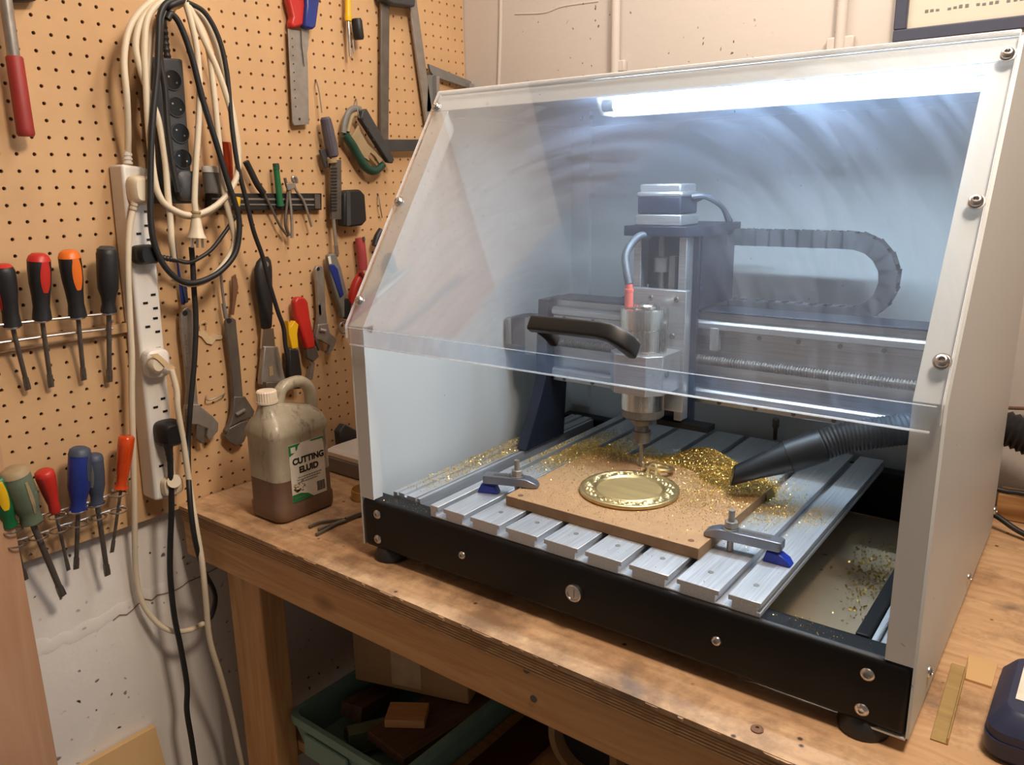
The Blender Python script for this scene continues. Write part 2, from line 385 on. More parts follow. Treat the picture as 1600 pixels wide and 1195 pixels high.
# raised mortar ridge and a chipped course line on the painted left wall, skirting on the back wall
mb = MB(); pts = [W(40, 1030, -.021), W(110, 1000, -.021), W(180, 962, -.021), W(240, 930, -.021), W(300, 905, -.021), W(345, 880, -.021)]
rr3 = np.random.RandomState(5); pts = [p + np.array([-.001, 0, rr3.normal(0, .003)]) for p in resample(smooth(pts, 6), .012)]
mb.tube([p + np.array([0, 0, .006]) for p in pts], lambda t: .013 + .002 * math.sin(t * 29), 10, 2, flat=.06)
struct('trim_4', MB().tube([p + np.array([.0015, 0, -.0042 + .001 * rr3.normal()]) for p in pts[12:]], .0008, 6, 1), 'leather')
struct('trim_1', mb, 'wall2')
struct('baseboard_back', MB().box(-.02, 3.2, .985, 1.0, 0.0, .36), 'maroon')
mb = MB(); mb.tube([Wk(783, -60, .002), Wk(782, 40, .002), Wk(779, 140, .002)], .004, 8); mb.tube([Wk(805, 22, 0), Wk(850, 20, 0), Wk(880, 10, 0), Wk(935, 2, 0)], .0018, 8)
struct('trim_2', mb, 'wall')

# pegboard with real holes
def pegboard():
    g = .0254; r = .0030; n = 8; v0, v1 = -25, 24; u0, u1 = -13, 40
    y_lo, y_hi, z_lo, z_hi = -.34, .998, .893, 2.1
    vs = []; fs = []
    ys = [k * g for k in range(u0, u1)]; zs = [1.486 - k * g for k in range(v0, v1)]
    for y in ys:
        for z in zs:
            y0 = max(y - g / 2, y_lo); y1 = min(y + g / 2, y_hi); z0 = max(z - g / 2, z_lo); z1 = min(z + g / 2, z_hi)
            if y1 - y0 < .002 or z1 - z0 < .002: continue
            o = len(vs); cor = [(y1, z0), (y1, z1), (y0, z1), (y0, z0)]
            vs += [(0, a, b) for a, b in cor]
            if not (y0 < y - .004 and y1 > y + .004 and z0 < z - .004 and z1 > z + .004):
                fs.append((o, o + 1, o + 2, o + 3)); continue
            for x in (0, -.005):
                vs += [(x, y + r * math.cos(2 * PI * k / n + PI / n), z + r * math.sin(2 * PI * k / n + PI / n)) for k in range(n)]
            h = o + 4; k2 = h + n
            # quads/tris between square corners and the octagon
            quads = [(7, 0, 0), (1, 2, 1), (3, 4, 2), (5, 6, 3)]
            side = {0: (0, 1), 1: (1, 2), 2: (2, 3), 3: (3, 0)}
            fs += [(o + 0, o + 1, h + 0, h + 7), (o + 1, o + 2, h + 2, h + 1), (o + 2, o + 3, h + 4, h + 3), (o + 3, o + 0, h + 6, h + 5),
                   (o + 1, h + 1, h + 0), (o + 2, h + 3, h + 2), (o + 3, h + 5, h + 4), (o + 0, h + 7, h + 6)]
            fs += [(h + k, h + (k + 1) % n, k2 + (k + 1) % n, k2 + k) for k in range(n)]
    mb = MB(); mb.add(vs, fs)
    mb.add([(0, y_lo, z_lo), (0, y_hi, z_lo), (-.006, y_hi, z_lo), (-.006, y_lo, z_lo)], [(0, 1, 2, 3)])
    mb.add([(0, y_hi, z_lo), (0, y_hi, z_hi), (-.006, y_hi, z_hi), (-.006, y_hi, z_lo)], [(0, 1, 2, 3)])
    o = build('pegboard', mb, 'peg'); tag(o, 'large tan perforated hardboard covering the left wall behind the hanging tools', 'pegboard')
    return o
pegboard()
o = MB()
for y in (-.3, .32, .9): o.box(-.0215, -.0062, y, y + .03, .9, 2.1)
struct('trim_3', o, 'pine')

# conduits and framed board on the back wall
def conduit(px, pxb, label, clips):
    a = Wk(px, -40, .012); b = Wk(pxb[0], pxb[1], .012); b = np.array([b[0], .988, min(b[2], 1.5)]); a[0] = (a[0] + b[0]) / 2; b[0] = a[0]
    t = Thing('conduit_pipe', b, label, 'pipe', None)
    t.part('pipe', MB().cyl(b, a + np.array([0, 0, .4]), .0095, 16), 'wall')
    for sgn, z in clips:
        t.part('saddle_clip', MB().box(b[0] + sgn * .006, b[0] + sgn * .024, .985, .9985, z - .012, z + .012) if sgn > 0 else MB().box(b[0] + sgn * .024, b[0] + sgn * .006, .985, .9985, z - .012, z + .012), 'wall', bev=.003)
conduit(958, (966, 115), 'painted cream conduit pipe with one clip, above the middle of the enclosure', [(1, Wk(974, 104)[2])])
conduit(1314, (1318, 75), 'painted cream conduit pipe with two clips, beside the dark framed board', [(1, Wk(1328, 68)[2]), (-1, Wk(1302, 71)[2])])
t = Thing('framed_whiteboard', Wk(1400, 70), 'cream board with faint lettering in a dark slate frame on back wall', 'whiteboard')
A = Wk(1398, 69); x0, z0 = A[0], A[2]; x1, z1 = x0 + .72, z0 + .5; fw = .02
t.part('board', MB().box(x0 + .01, x1 - .01, .990, .9985, z0 + .01, z1 - .01), 'board')
fr = MB(); 
for q in ((x0, x1, z0, z0 + fw), (x0, x1, z1 - fw, z1), (x0, x0 + fw, z0 + fw, z1 - fw), (x1 - fw, x1, z0 + fw, z1 - fw)): fr.box(q[0], q[1], .980, .9985, q[2], q[3])
t.part('frame', fr, 'bframe', bev=.002)
lt = MB()
for i in range(26):
    if i % 5 == 3: continue
    xx = x0 + .045 + i * .0085 + rnd.random() * .002; zz = z0 + .043 + .001 * rnd.random()
    lt.box(xx, xx + .005, .9892, .9901, zz, zz + .003 + .002 * rnd.random())
t.part('faint_lettering', lt, 'grey')

# ------------------------------------------------------------------ workbench
bx1 = 2.4; yb = .1335
t = Thing('workbench', (.02, yb, 0), 'pine workbench with a worn plywood top carrying the milling machine', 'workbench')
top = MB(); top.box(.003, bx1, yb, .995, .893, .9)
e = MB(); e.box(.003, bx1, yb + .0005, .994, .872, .8929)
t.part('plywood_edge', e, 'ply')
# torn splinters along the front arris
sp = top
for i in range(26):
    x = .28 + (i * .034 + rnd.random() * .03); L = .01 + rnd.random() ** 2 * .05; d = .0006 + rnd.random() * .0018
    sp.prism([(x, yb + .002, .9), (x + L, yb + .002, .9), (x + L * .7, yb - d, .8985), (x + L * .2, yb - d * .7, .8985)], (0, 0, -.002 - rnd.random() * .003))
t.part('bench_top', top, 'bench')
t.part('front_rail', MB().box(.003, bx1, yb + .004, yb + .0265, .800, .8715), 'pine', bev=.002)
t.part('leg', MB().box(.095, .196, yb + .027, yb + .078, 0.0, .8715), 'pinez', bev=.003)
t.part('leg', MB().box(1.7, 1.79, yb + .027, yb + .078, 0.0, .8715), 'pinez', bev=.003)
t.part('leg', MB().box(.02, .1, .88, .97, 0.0, .8715), 'pinez', bev=.003)
t.part('shelf', MB().box(.115, 1.69, yb + .0795, .98, .405, .425), 'pine')
t.part('shelf_bearer', MB().box(.105, .14, yb + .0795, .87, .34, .4045), 'pine', bev=.002)
scr = MB()
for px, py in ((1183, 1140),): 
    p = Bn(px, py); scr.lathe(p, p + np.array([0, 0, .003]), [(0, .007), (.5, .007), (1, .004), (1, .002), (.4, .002)], 14)
t.part('screw', scr, 'leather')
scr = MB()
for px, py in ((823, 1046), (834, 1091), (230, 835)):
    p = on(px, py, 1, yb + .004); scr.lathe(p, p - np.array([0, .0015, 0]), [(0, .005), (1, .005), (1, .002)], 12)
t.part('screw', scr, 'dksteel')
single('timber_batten', MB().box(1.235, 2.0, .945, .994, .9005, .945), 'pine', (1.235, .945, .9), 'pine batten along the back of the bench behind the enclosure', 'batten', bev=.002)

# plywood upright at the far left, board on the wall below
single('plywood_panel', MB().box(.03, .05, -.62, -.158, 0, 2.0), 'oak', (.03, -.158, 0), 'reddish plywood panel standing on edge at the far left of the pegboard', 'panel', bev=.002)
a = W(237, 1130, -.02)
single('board_offcut', MB().prism([(-.018, a[1], a[2]), (-.018, -.15, a[2]), (.10, -.15, 0.0), (.10, a[1], 0.0)], (.012, 0, 0)), 'tancard', (.1, -.1, 0), 'flat tan board offcut leaning on the white wall below the screwdrivers', 'board', bev=.001)

# ------------------------------------------------------------------ the milling machine
PHI = .01717; M0 = np.array([.4423, .2004, .9]); cph, sph = math.cos(PHI), math.sin(PHI)
def mw(p): return np.array([M0[0] + cph * p[0] - sph * p[1], M0[1] + sph * p[0] + cph * p[1], M0[2] + p[2]])
class MThing(Thing):
    """a thing standing in the machine's own axes"""
    def __init__(s, name, base, label, cat, group=None):
        super().__init__(name, mw(base), label, cat, group, PHI); s.off = np.array(base, float)
def msingle(name, mb, mat, base, label, cat, group=None, bev=0.0, **kw):
    o = build(name, mb, mat, None, base, bev, **kw); o.location = Vector(mw(base)); o.rotation_euler = (0, 0, PHI); return tag(o, label, cat, group)
WX = .8105; ZK, YR, ZR, DP = .376, .2274, .7215, .633; ZB, ZT = .0185, .100
SL = YR / (ZR - ZK); nv = np.array([0, -(ZR - ZK), YR]); nv /= np.linalg.norm(nv)
def sl(x, z, o=0.0): return np.array([x, SL * (z - ZK), z]) + nv * o      # a point on the sloping front
mc = Thing('milling_machine', M0, 'large white enclosed desktop milling machine with a black front rail and clear sloping hood', 'milling machine', None, PHI, local=True)
fr_ = mc.part('front_rail', MB().box(.003, WX - .003, .0, .038, ZB, ZT), 'frame', bev=.007, seg=3)
for x, z in ((.038, .079), (.036, .036), (.212, .058), (.601, .058), (.766, .078), (.764, .035)):
    s_ = MB(); screw(s_, (x, 0, z), (0, -1, 0), .0062 if x in (.212, .601) else .0074); mc.part('screw', s_, 'chrome', fr_)
s_ = MB(); s_.lathe((.405, 0, .059), (.405, -.006, .059), [(0, .012), (.8, .012), (1, .0108), (1, .009), (.75, .0085)], 24); s_.box(.4035, .4065, -.0055, -.004, .053, .065)
mc.part('key_lock', s_, 'chrome', fr_)
mc.part('rear_rail', MB().box(.006, WX - .006, .572, .606, ZB, ZT), 'frame', bev=.004)
for x, y in ((.044, .021), (.763, .021), (.044, .59), (.763, .59)):
    f_ = MB().lathe((x, y, 0.0005), (x, y, .024), [(0, .0265), (.25, .0275), (.8, .022), (1, .017)], 24); mc.part('foot', f_, 'black')
mc.part('base_tray', MB().box(.006, WX - .006, .039, .571, .014, .0185), 'tray')
for s0, nm in ((0, 'left'), (1, 'right')):
    X0, X1 = (0, .003) if not s0 else (WX - .003, WX)
    p = MB().prism([(X0, 0.001, ZB), (X0, 0.001, ZK), (X0, YR, ZR), (X0, DP, ZR), (X0, DP, ZB)], (.003, 0, 0))
    fw = .030; fx0, fx1 = (.003, fw) if not s0 else (WX - fw, WX - .003)
    fi0, fi1 = (fw - .002, fw) if not s0 else (WX - fw, WX - fw + .002)
    p.box(fx0, fx1, .001, .003, ZT + .0005, ZK)
    p.prism([sl(fx0, ZK, -.001), sl(fx1, ZK, -.001), sl(fx1, ZR - .026, -.001), sl(fx0, ZR - .026, -.001)], -nv * .002)
    # return lip of the folded flange
    p.prism([(fi0, .003, ZT + .001), (fi0, .003, ZK), (fi0, .021, ZK), (fi0, .021, ZT + .001)], (fi1 - fi0, 0, 0))
    q0, q1 = sl(fi0, ZK, -.003), sl(fi0, ZR - .03, -.003)
    p.prism([q0, q1, q1 - nv * .018 - np.array([0, 0, .012]), q0 - nv * .018], (fi1 - fi0, 0, 0))
    bx0, bx1_ = (.003, .045) if not s0 else (WX - .045, WX - .003)
    p.box(bx0, bx1_, DP - .016, DP - .0045, .11, ZR - .004)
    p.box(bx0, bx0 + .022 if not s0 else bx1_, YR + .03, DP - .02, ZR - .035, ZR - .032)
    if s0: p.box(WX - .042, WX - .003, .001, .60, ZB - .003, ZB - .0008)
    sp_ = mc.part('side_panel', p, 'enc')
    if s0:
        for y, z in ((.089, .050), (.370, .043), (.631, .051)):
            s_ = MB(); screw(s_, (WX, y, z), (1, 0, 0), .0068); mc.part('screw', s_, 'chrome', sp_)
mc.part('back_panel', MB().box(.0035, WX - .0035, DP - .004, DP - .0005, ZB, ZR - .001), 'enc')
rp = MB(); rp.box(-.001, WX + .001, YR, DP + .001, ZR, ZR + .003)
rp.prism([sl(.003, ZR - .025, -.001), sl(WX - .003, ZR - .025, -.001), sl(WX - .003, ZR, -.001), sl(.003, ZR, -.001)], -nv * .002)
rp.box(.046, WX - .046, DP - .018, DP - .005, ZR - .035, ZR - .032)
rf = mc.part('roof_panel', rp, 'enc')
for x in (.03, .052): 
    s_ = MB(); screw(s_, (x, DP - .019, ZR - .018), (0, -1, 0), .005); mc.part('screw', s_, 'dksteel', rf)
# clear folded hood pane
pp = MB(); px0, px1 = .0005, .8065; th_ = .004; o0 = .003
lipz = ZK - .026
pr_ = [sl(0, ZR + .001, o0), sl(0, ZK, o0)]
yo = pr_[1][1]
def panesec(x):
    k = sl(x, ZK, o0); return [sl(x, ZR + .001, o0), sl(x, ZK + .004, o0), k + np.array([0, -.0004, -.001]), np.array([x, k[1] - .0006, k[2] - .006]), np.array([x, k[1] - .0006, lipz])]
a_ = panesec(px0); b_ = panesec(px1)
inn = []
for S_ in (a_, b_):
    inn.append([S_[0] - nv * .0 + nv * th_, S_[1] + nv * th_, S_[2] + nv * th_ * .8 + np.array([0, -.001, 0]), S_[3] + np.array([0, -th_, 0]), S_[4] + np.array([0, -th_, 0])])
ringA = a_ + inn[0][::-1]; ringB = b_ + inn[1][::-1]
# bottom corners rounded by stepping the last sections
secs = []
for x, dz in ((px0, .007), (px0 + .002, .0025), (px0 + .006, 0), (px1 - .008, 0), (px1 - .002, .003), (px1, .008)):
    S_ = panesec(x); S_[4] = S_[4] + np.array([0, 0, dz])
    I_ = [S_[0] + nv * th_, S_[1] + nv * th_, S_[2] + nv * th_ * .8 + np.array([0, -.001, 0]), S_[3] + np.array([0, -th_, 0]), S_[4] + np.array([0, -th_, 0])]
    secs.append(S_ + I_[::-1])
pp.loft(secs)
pane = mc.part('hood_pane', pp, 'pane', ang=25)
for x in (.0105, .7995):
    for z in (.697, .552, .409):
        s_ = MB(); c = sl(x, z, o0 + th_); s_.lathe(c, c + nv * .0015, [(0, .0085), (1, .0085)], 18); screw(s_, c + nv * .0015, nv, .0068, .005); mc.part('screw', s_, 'chrome', pane)
# grab handle bolted to the pane
hb = MB(); zc = .3955; upv_ = np.array([0, nv[2], -nv[1]])
def hloft(L):
    secs = []
    for x, o, w, h, tx, dz in L:
        c = sl(x, zc, o) + upv_ * dz; g_ = np.array([-tx, 0, 0]) + nv * math.sqrt(max(0, 1 - tx * tx))
        secs.append([c + g_ * h * np.sign(math.cos(q)) * abs(math.cos(q)) ** .4 + upv_ * w * np.sign(math.sin(q)) * abs(math.sin(q)) ** .4 for q in np.linspace(0, 2 * PI, 25)[:-1]])
    hb.loft(secs)
hloft([(.349, .031, .0085, .0055, .15, 0), (.350, .0315, .0098, .0066, .1, 0), (.39, .033, .0098, .0066, 0, 0), (.446, .033, .0098, .0068, -.03, 0), (.460, .0318, .0104, .0074, -.22, -.001), (.472, .0262, .011, .008, -.6, -.004), (.481, .0170, .0114, .0077, -.9, -.007), (.484, .0075, .011, .006, -1, -.009)])
hloft([(.374, .0074, .007, .006, 1, -.010), (.370, .016, .007, .0065, .9, -.006), (.362, .0255, .008, .009, .8, -.001)])
mc.part('grab_handle', hb, 'blackgloss', pane, ang=50)
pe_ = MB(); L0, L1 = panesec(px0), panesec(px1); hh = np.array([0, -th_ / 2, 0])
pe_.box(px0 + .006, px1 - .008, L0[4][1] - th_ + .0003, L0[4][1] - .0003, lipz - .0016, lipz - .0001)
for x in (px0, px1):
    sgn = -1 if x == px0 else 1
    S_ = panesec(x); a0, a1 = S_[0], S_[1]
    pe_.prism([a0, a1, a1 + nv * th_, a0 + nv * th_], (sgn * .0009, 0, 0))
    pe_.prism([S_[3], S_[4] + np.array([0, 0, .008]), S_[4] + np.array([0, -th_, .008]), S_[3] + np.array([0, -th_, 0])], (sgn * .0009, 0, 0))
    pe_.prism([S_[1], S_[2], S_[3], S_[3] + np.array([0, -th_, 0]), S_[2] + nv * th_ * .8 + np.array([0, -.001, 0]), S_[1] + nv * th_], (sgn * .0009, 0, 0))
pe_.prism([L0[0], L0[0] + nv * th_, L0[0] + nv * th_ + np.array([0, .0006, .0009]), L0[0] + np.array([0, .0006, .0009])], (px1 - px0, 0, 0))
mc.part('edge_glow_strip', pe_, 'edge', pane)  # white strips on the pane edges, painted glow of piped light
mc.part('fold_highlight', MB().box(px0 + .004, px1 - .004, L0[3][1] - th_ - .0004, L0[3][1] - th_ + .0002, L0[3][2] + .0030, L0[3][2] + .0040), 'edge', pane)  # white strip in place of the refraction highlight along the bend
# aluminium side extrusions
le = MB(); le.prism([(.036, 0, .088), (.036, 0, .108), (.044, 0, .108), (.044, 0, .104), (.048, 0, .104), (.048, 0, .109), (.060, 0, .109), (.060, 0, .104), (.066, 0, .104), (.066, 0, .108), (.084, 0, .108), (.084, 0, .088)], (0, .53, 0))
le.v = [(x, y + .039, z - .004) for x, y, z in le.v]; mc.part('side_extrusion', le, 'alu')
mc.part('linear_rail', MB().box(.088, .094, .039, .56, .078, .104), 'alu'); mc.part('linear_rail', MB().box(.118, .126, .039, .56, .078, .100), 'alu')
mc.part('rail_channel', MB().box(.0945, .1175, .039, .56, .06, .078), 'frame')
mc.part('rail_channel', MB().box(.742, .757, .039, .56, .05, .099), 'frame', bev=.002)
mc.part('linear_rail', MB().box(.759, .764, .039, .56, .05, .096), 'alu')
re_ = MB().box(.766, .806, .039, .56, .06, .088); re_.box(.780, .786, .039, .56, .0885, .091); mc.part('side_extrusion', re_, 'alu')
for y in (.33, .30, .27): 
    s_ = MB(); screw(s_, (.7415, y, .075), (-1, 0, 0), .006); mc.part('screw', s_, 'chrome')
# T-slot table
BX0, BX1, BY0, BY1, BZ = .146, .648, .0065, .585, .118
sl_c = [.1665, .2175, .2815, .346, .4105, .475, .5395, .604]
pts = [(BX0, BZ)]
for c in sl_c: pts += [(c - .0055, BZ), (c - .0055, BZ - .0065), (c - .0100, BZ - .0065), (c - .0100, BZ - .0155), (c + .0100, BZ - .0155), (c + .0100, BZ - .0065), (c + .0055, BZ - .0065), (c + .0055, BZ)]
pts += [(BX1, BZ), (BX1, BZ - .007), (BX1 - .004, BZ - .007), (BX1 - .004, BZ - .012), (BX1, BZ - .012), (BX1, BZ - .0178), (BX0, BZ - .0178)]
tt = mc.part('slotted_table', MB().prism([(x, BY0, z) for x, z in pts], (0, BY1 - BY0, 0)), 'alu', bev=.0004, seg=1)
for i in range(1, 8):
    x = (sl_c[i] + (sl_c[i + 1] if i < 7 else BX1 + .005)) / 2
    for y in (.045,):
        s_ = MB(); s_.lathe((x, y, BZ), (x, y, BZ + .0004), [(0, .0036), (1, .0036), (1, .0016)], 14); mc.part('screw', s_, 'steel', tt)
# gantry
GY = .40
for xa, xb in ((.078, .100), (.760, .774)):
    u = [(xa, .314, .106), (xa, .440, .106), (xa, .455, .25), (xa, .455, .374), (xa, .388, .374), (xa, .378, .232), (xa, .366, .203)]
    mc.part('gantry_upright', MB().prism(u, (xb - xa, 0, 0)), 'navy', bev=.0015)
gb = MB().box(.1005, .7595, GY + .012, GY + .06, .222, .374); gb.box(.1005, .7595, GY - .005, GY + .06, .3745, .378)
mc.part('gantry_beam_cover', gb, 'navy', bev=.001)
gp = MB().box(.1005, .7595, GY + .006, GY + .0115, .222, .373)
mc.part('gantry_plate', gp, 'alux')
for z0, z1 in ((.337, .362), (.224, .249)):
    l = MB().prism([(.106, GY + .006, z0), (.106, GY - .004, z0), (.106, GY - .004, z0 + .010), (.106, GY - .010, z0 + .012), (.106, GY - .010, z1 - .004), (.106, GY - .006, z1), (.106, GY + .006, z1)], (.652, 0, 0))
    lr = mc.part('linear_rail', l, 'alux', bev=.0008)
    for k in range(11):
        x = .13 + k * .06; s_ = MB(); s_.lathe((x, GY - .0042, z0 + .005), (x, GY - .0052, z0 + .005), [(0, .0036), (1, .0036), (1, .0016)], 12); mc.part('screw', s_, 'dksteel', lr)
bs = MB(); zc_ = .298; 
npz = 150
bs.lathe((.102, GY - .008, zc_), (.758, GY - .008, zc_), [v for k in range(npz) for v in ((k / npz, .0078), ((k + .55) / npz, .0078), ((k + .6) / npz, .0064), ((k + .95) / npz, .0064))], 16)
mc.part('ball_screw', bs, 'dksteel', ang=20)
cx = MB(); cx.box(.412, .426, GY - .012, GY + .004, .315, .352); mc.part('end_stop', cx, 'steel', bev=.001)
# axis motor at the left end of the beam
xm = mc.part('axis_motor', MB().box(.022, .056, .378, .436, .285, .338), 'navy', bev=.003)
mc.part('motor_flange', MB().box(.0562, .0775, .374, .440, .270, .340), 'grey', xm, bev=.002)
mc.part('motor_cap', MB().box(.008, .0218, .376, .438, .284, .336), 'grey', xm, bev=.004)
# z axis
ZX0, ZX1, ZY = .285, .392, .352
zt = mc.part('z_axis_housing', MB().box(ZX0 + .02, ZX1 - .0, ZY + .028, .388, .19, .496).box(.372, .394, .3885, .52, .38, .496), 'navy', bev=.001)
mc.part('top_plate', MB().prism([(.280, ZY - .012, .4965), (.386, ZY - .012, .4965), (.405, ZY + .03, .4965), (.405, .515, .4965), (.280, .515, .4965)], (0, 0, .0155)), 'navy', zt, bev=.001)
for x in (ZX0 + .006, ZX1 - .022): mc.part('slide_rail', MB().box(x, x + .013, ZY + .002, ZY + .027, .20, .4955), 'alux', zt, bev=.001)
zs_ = MB(); zs_.tube([(.336, ZY + .012, .38), (.336, ZY + .012, .495)], .0055, 10, 1, rib=(.003, .8)); zs_.cyl((.336, ZY + .012, .44), (.336, ZY + .012, .462), .012, 16); zs_.box(.352, .362, ZY + .006, ZY + .02, .40, .465)
mc.part('lead_screw', zs_, 'dksteel', zt)
mc.part('slide_shade', MB().box(ZX0 + .0205, ZX1 - .0235, ZY + .0235, ZY + .0275, .417, .495), 'frame', zt)  # black sheet added to darken the gap between the slide rails
mc.part('sensor_plate', MB().box(.34, .43, ZY + .002, ZY + .03, .188, .197), 'frame', zt)
zm = mc.part('motor', MB().box(.300, .374, ZY - .006, ZY + .056, .530, .558), 'navy', bev=.003)
mc.part('motor_cap', MB().prism([(.302, ZY - .004, .5582), (.372, ZY - .004, .5582), (.372, ZY + .054, .5582), (.302, ZY + .054, .5582)], (0, 0, .018)).box(.298, .376, ZY - .007, ZY + .057, .556, .564), 'alux', zm, bev=.003)
mc.part('motor_flange', MB().box(.297, .376, ZY - .008, ZY + .058, .5125, .5298), 'alux', zm, bev=.002)
for k in range(2):
    c_ = MB(); c_.tube([(.375, ZY + .03 + k * .012, .556 - k * .006), (.392, ZY + .04 + k * .012, .556), (.408, ZY + .07, .54), (.412, ZY + .09 + .01 * k, .516)], .004, 8); mc.part('motor_cable', c_, 'cabgrey', zm)
# spindle
SX, SY = .345, .292
pl = MB().box(.291, .396, SY + .038, SY + .0525, .222, .416)
sp_ = mc.part('spindle_plate', pl, 'alux', bev=.0012)
for x, z in ((.336, .402), (.380, .402), (.375, .344), (.30, .402)):
    s_ = MB(); screw(s_, (x, SY + .038, z), (0, -1, 0), .0045, .002); mc.part('screw', s_, 'dksteel', sp_)
blk = [(SX - .047, SY + .0375), (SX - .047, SY - .02), (SX - .028, SY - .042), (SX + .026, SY - .042), (SX + .045, SY - .022), (SX + .045, SY + .0375)]
mk = mc.part('spindle_clamp', MB().prism([(x, y, .262) for x, y in blk], (0, 0, .062)), 'alux', bev=.001)
s_ = MB(); s_.lathe((SX + .047, SY - .01, .295), (SX + .0455, SY - .01, .295), [(0, .006), (1, .006)], 14); mc.part('screw', s_, 'dksteel', mk)
sb = MB().lathe((SX, SY, .233), (SX, SY, .392), [(0, .0345), (.60, .0360), (.605, .0368), (.80, .0368), (.803, .0358), (.815, .0358), (.818, .0372), (.985, .0372), (1, .0364), (1.0, .027), (.985, .0262), (.985, .002)], 40)
ss = mc.part('spindle', sb, 'spin')
mc.part('nose_ring', MB().lathe((SX, SY, .214), (SX, SY, .2328), [(0, .016), (.25, .031), (.4, .0345), (1, .0345)], 36), 'dksteel', ss)
mc.part('collet_nut', MB().lathe((SX, SY, .175), (SX, SY, .2138), [(0, .0125), (.03, .0145), (.5, .0145), (.52, .0115), (.72, .0105), (.8, .016), (1, .017)], 28), 'dksteel', ss)
mc.part('end_mill', MB().lathe((SX, SY, .1342), (SX, SY, .1748), [(0, .0015), (.02, .003), (.35, .003), (.36, .0032), (1, .0032)], 14), 'steel', ss)
mc.part('spindle_cap', MB().lathe((SX + .004, SY, .3922), (SX + .004, SY, .3985), [(0, .020), (.6, .020), (1, .017)], 24), 'spin', ss)
top_c = MB(); top_c.lathe((SX - .023, SY - .008, .3922), (SX - .023, SY - .008, .428), [(0, .0066), (.65, .0066), (.66, .0072), (.78, .0072), (.79, .0060), (1, .0052)], 16)
mc.part('cable_gland', top_c, 'pink', ss, label='salmon heat shrink on the spindle cable')
c_ = MB(); c_.tube([(SX - .023, SY - .008, .427), (SX - .031, SY - .002, .448), (SX - .040, SY + .012, .472), (SX - .036, SY + .04, .495), (SX - .024, SY + .058, .498)], .0062, 12); mc.part('spindle_cable', c_, 'cabgrey', ss)
# cable chain: separate links swept round a U
ck = []; cr = .0580; yc = .500
P_ = [(.40, .474), (.585, .474)]
for k in range(13):
    a = PI / 2 - PI * k / 12; ck.append((.590 + cr * math.cos(a), .430 + cr * math.sin(a)))
path = [(.397, .488)] + [(.42 + .024 * i, .488) for i in range(7)] + ck + [(.57 - .024 * i, .372) for i in range(8)]
path = resample([np.array([x, 0, z]) for x, z in path], .0215)
root = None
cc = MB()
for i in range(len(path) - 1):
    a, b = path[i], path[i + 1]; d = b - a; L = np.linalg.norm(d); d /= L; n_ = np.array([-d[2], 0, d[0]])
    e_ = .0135; lk = []
    for y0, y1 in ((yc - .016, yc - .012), (yc + .012, yc + .016)):
        cc.prism([a - d * .002 + n_ * e_ + np.array([0, y0, 0]), b + d * .002 + n_ * e_ * .86 + np.array([0, y0, 0]), b + d * .002 - n_ * e_ * .86 + np.array([0, y0, 0]), a - d * .002 - n_ * e_ + np.array([0, y0, 0])], (0, y1 - y0, 0))
    m0 = a + d * L * .25; m1 = a + d * L * .75
    for sg in (1, -1):
        cc.prism([m0 + n_ * sg * e_ * .98 + np.array([0, yc - .012, 0]), m1 + n_ * sg * e_ * .98 + np.array([0, yc - .012, 0]), m1 + n_ * sg * e_ * .75 + np.array([0, yc - .012, 0]), m0 + n_ * sg * e_ * .75 + np.array([0, yc - .012, 0])], (0, .024, 0))
mc.part('cable_chain', cc, 'dkgrey', ang=30)
mc.part('chain_tray', MB().box(.395, .62, yc - .02, yc + .02, .3545, .3575).box(.395, .755, GY + .061, yc + .02, .347, .3542), 'navy')
c_ = MB(); c_.tube([(.105, .60, .30), (.12, .59, .335), (.135, .592, .352), (.15, .60, .36)], .003, 8); mc.part('loose_wire', c_, 'cabgrey')
mc.part('rear_lever', MB().lathe((.455, .607, .115), (.462, .585, .160), [(0, .0035), (.6, .004), (.62, .006), (.95, .006), (1, .004)], 12), 'dksteel')

# tube light under the roof
LB = np.array([.262, .275, .712])
tl = MThing('tube_light', LB, 'lit white fluorescent tube batten fixed under the front of the enclosure roof', 'light')
h_ = MB(); h_.prism([(.2795, .258, .7205), (.2795, .258, .704), (.2795, .266, .7005), (.2795, .290, .7005), (.2795, .299, .6745), (.2795, .303, .6745), (.2795, .303, .7205)], (.5175, 0, 0))
tl.part('batten_housing', h_, 'white', bev=.001)
for x in (.275, .7975):
    tl.part('end_cap', MB().prism([(x, .258, .720), (x, .258, .700), (x, .263, .688), (x, .275, .676), (x, .306, .676), (x, .306, .720)], (.0042, 0, 0)), 'white', bev=.001)
tl.part('lamp_tube', MB().cyl((.2985, .275, .689), (.785, .275, .689), .0078, 18), 'tube', label='glowing cool white tube')
for xa, xb in ((.2795, .2983), (.7852, .797)): tl.part('lamp_holder', MB().cyl((xa, .275, .689), (xb, .275, .689), .0082, 16), 'grey')

# ------------------------------------------------------------------ workpiece, clamps, swarf
BT = BZ + .0003; bt = .0152
pts = [(.2395, .070), (.546, .066), (.548, .322), (.236, .338)]
bo = MThing('mdf_board', (.39, .2, BT), 'tan wooden spoil board clamped to the slotted table under the medallion', 'board')
bd_ = bo.part('board', MB().prism([(x, y, BT) for x, y in pts], (0, 0, bt)), 'mdf', bev=.0008); bd_.data.materials.append(M['mdfedge'])
for p in bd_.data.polygons:
    if abs(p.normal.z) < .5: p.material_index = 1
for x, y in ((.258, .082), (.528, .083), (.53, .305)):
    bo.part('countersunk_hole', MB().lathe((x, y, BT + bt), (x, y, BT + bt + .0003), [(0, .0042), (1, .0042), (1, .003)], 14), 'leather')
ZB_ = BT + bt + .0004
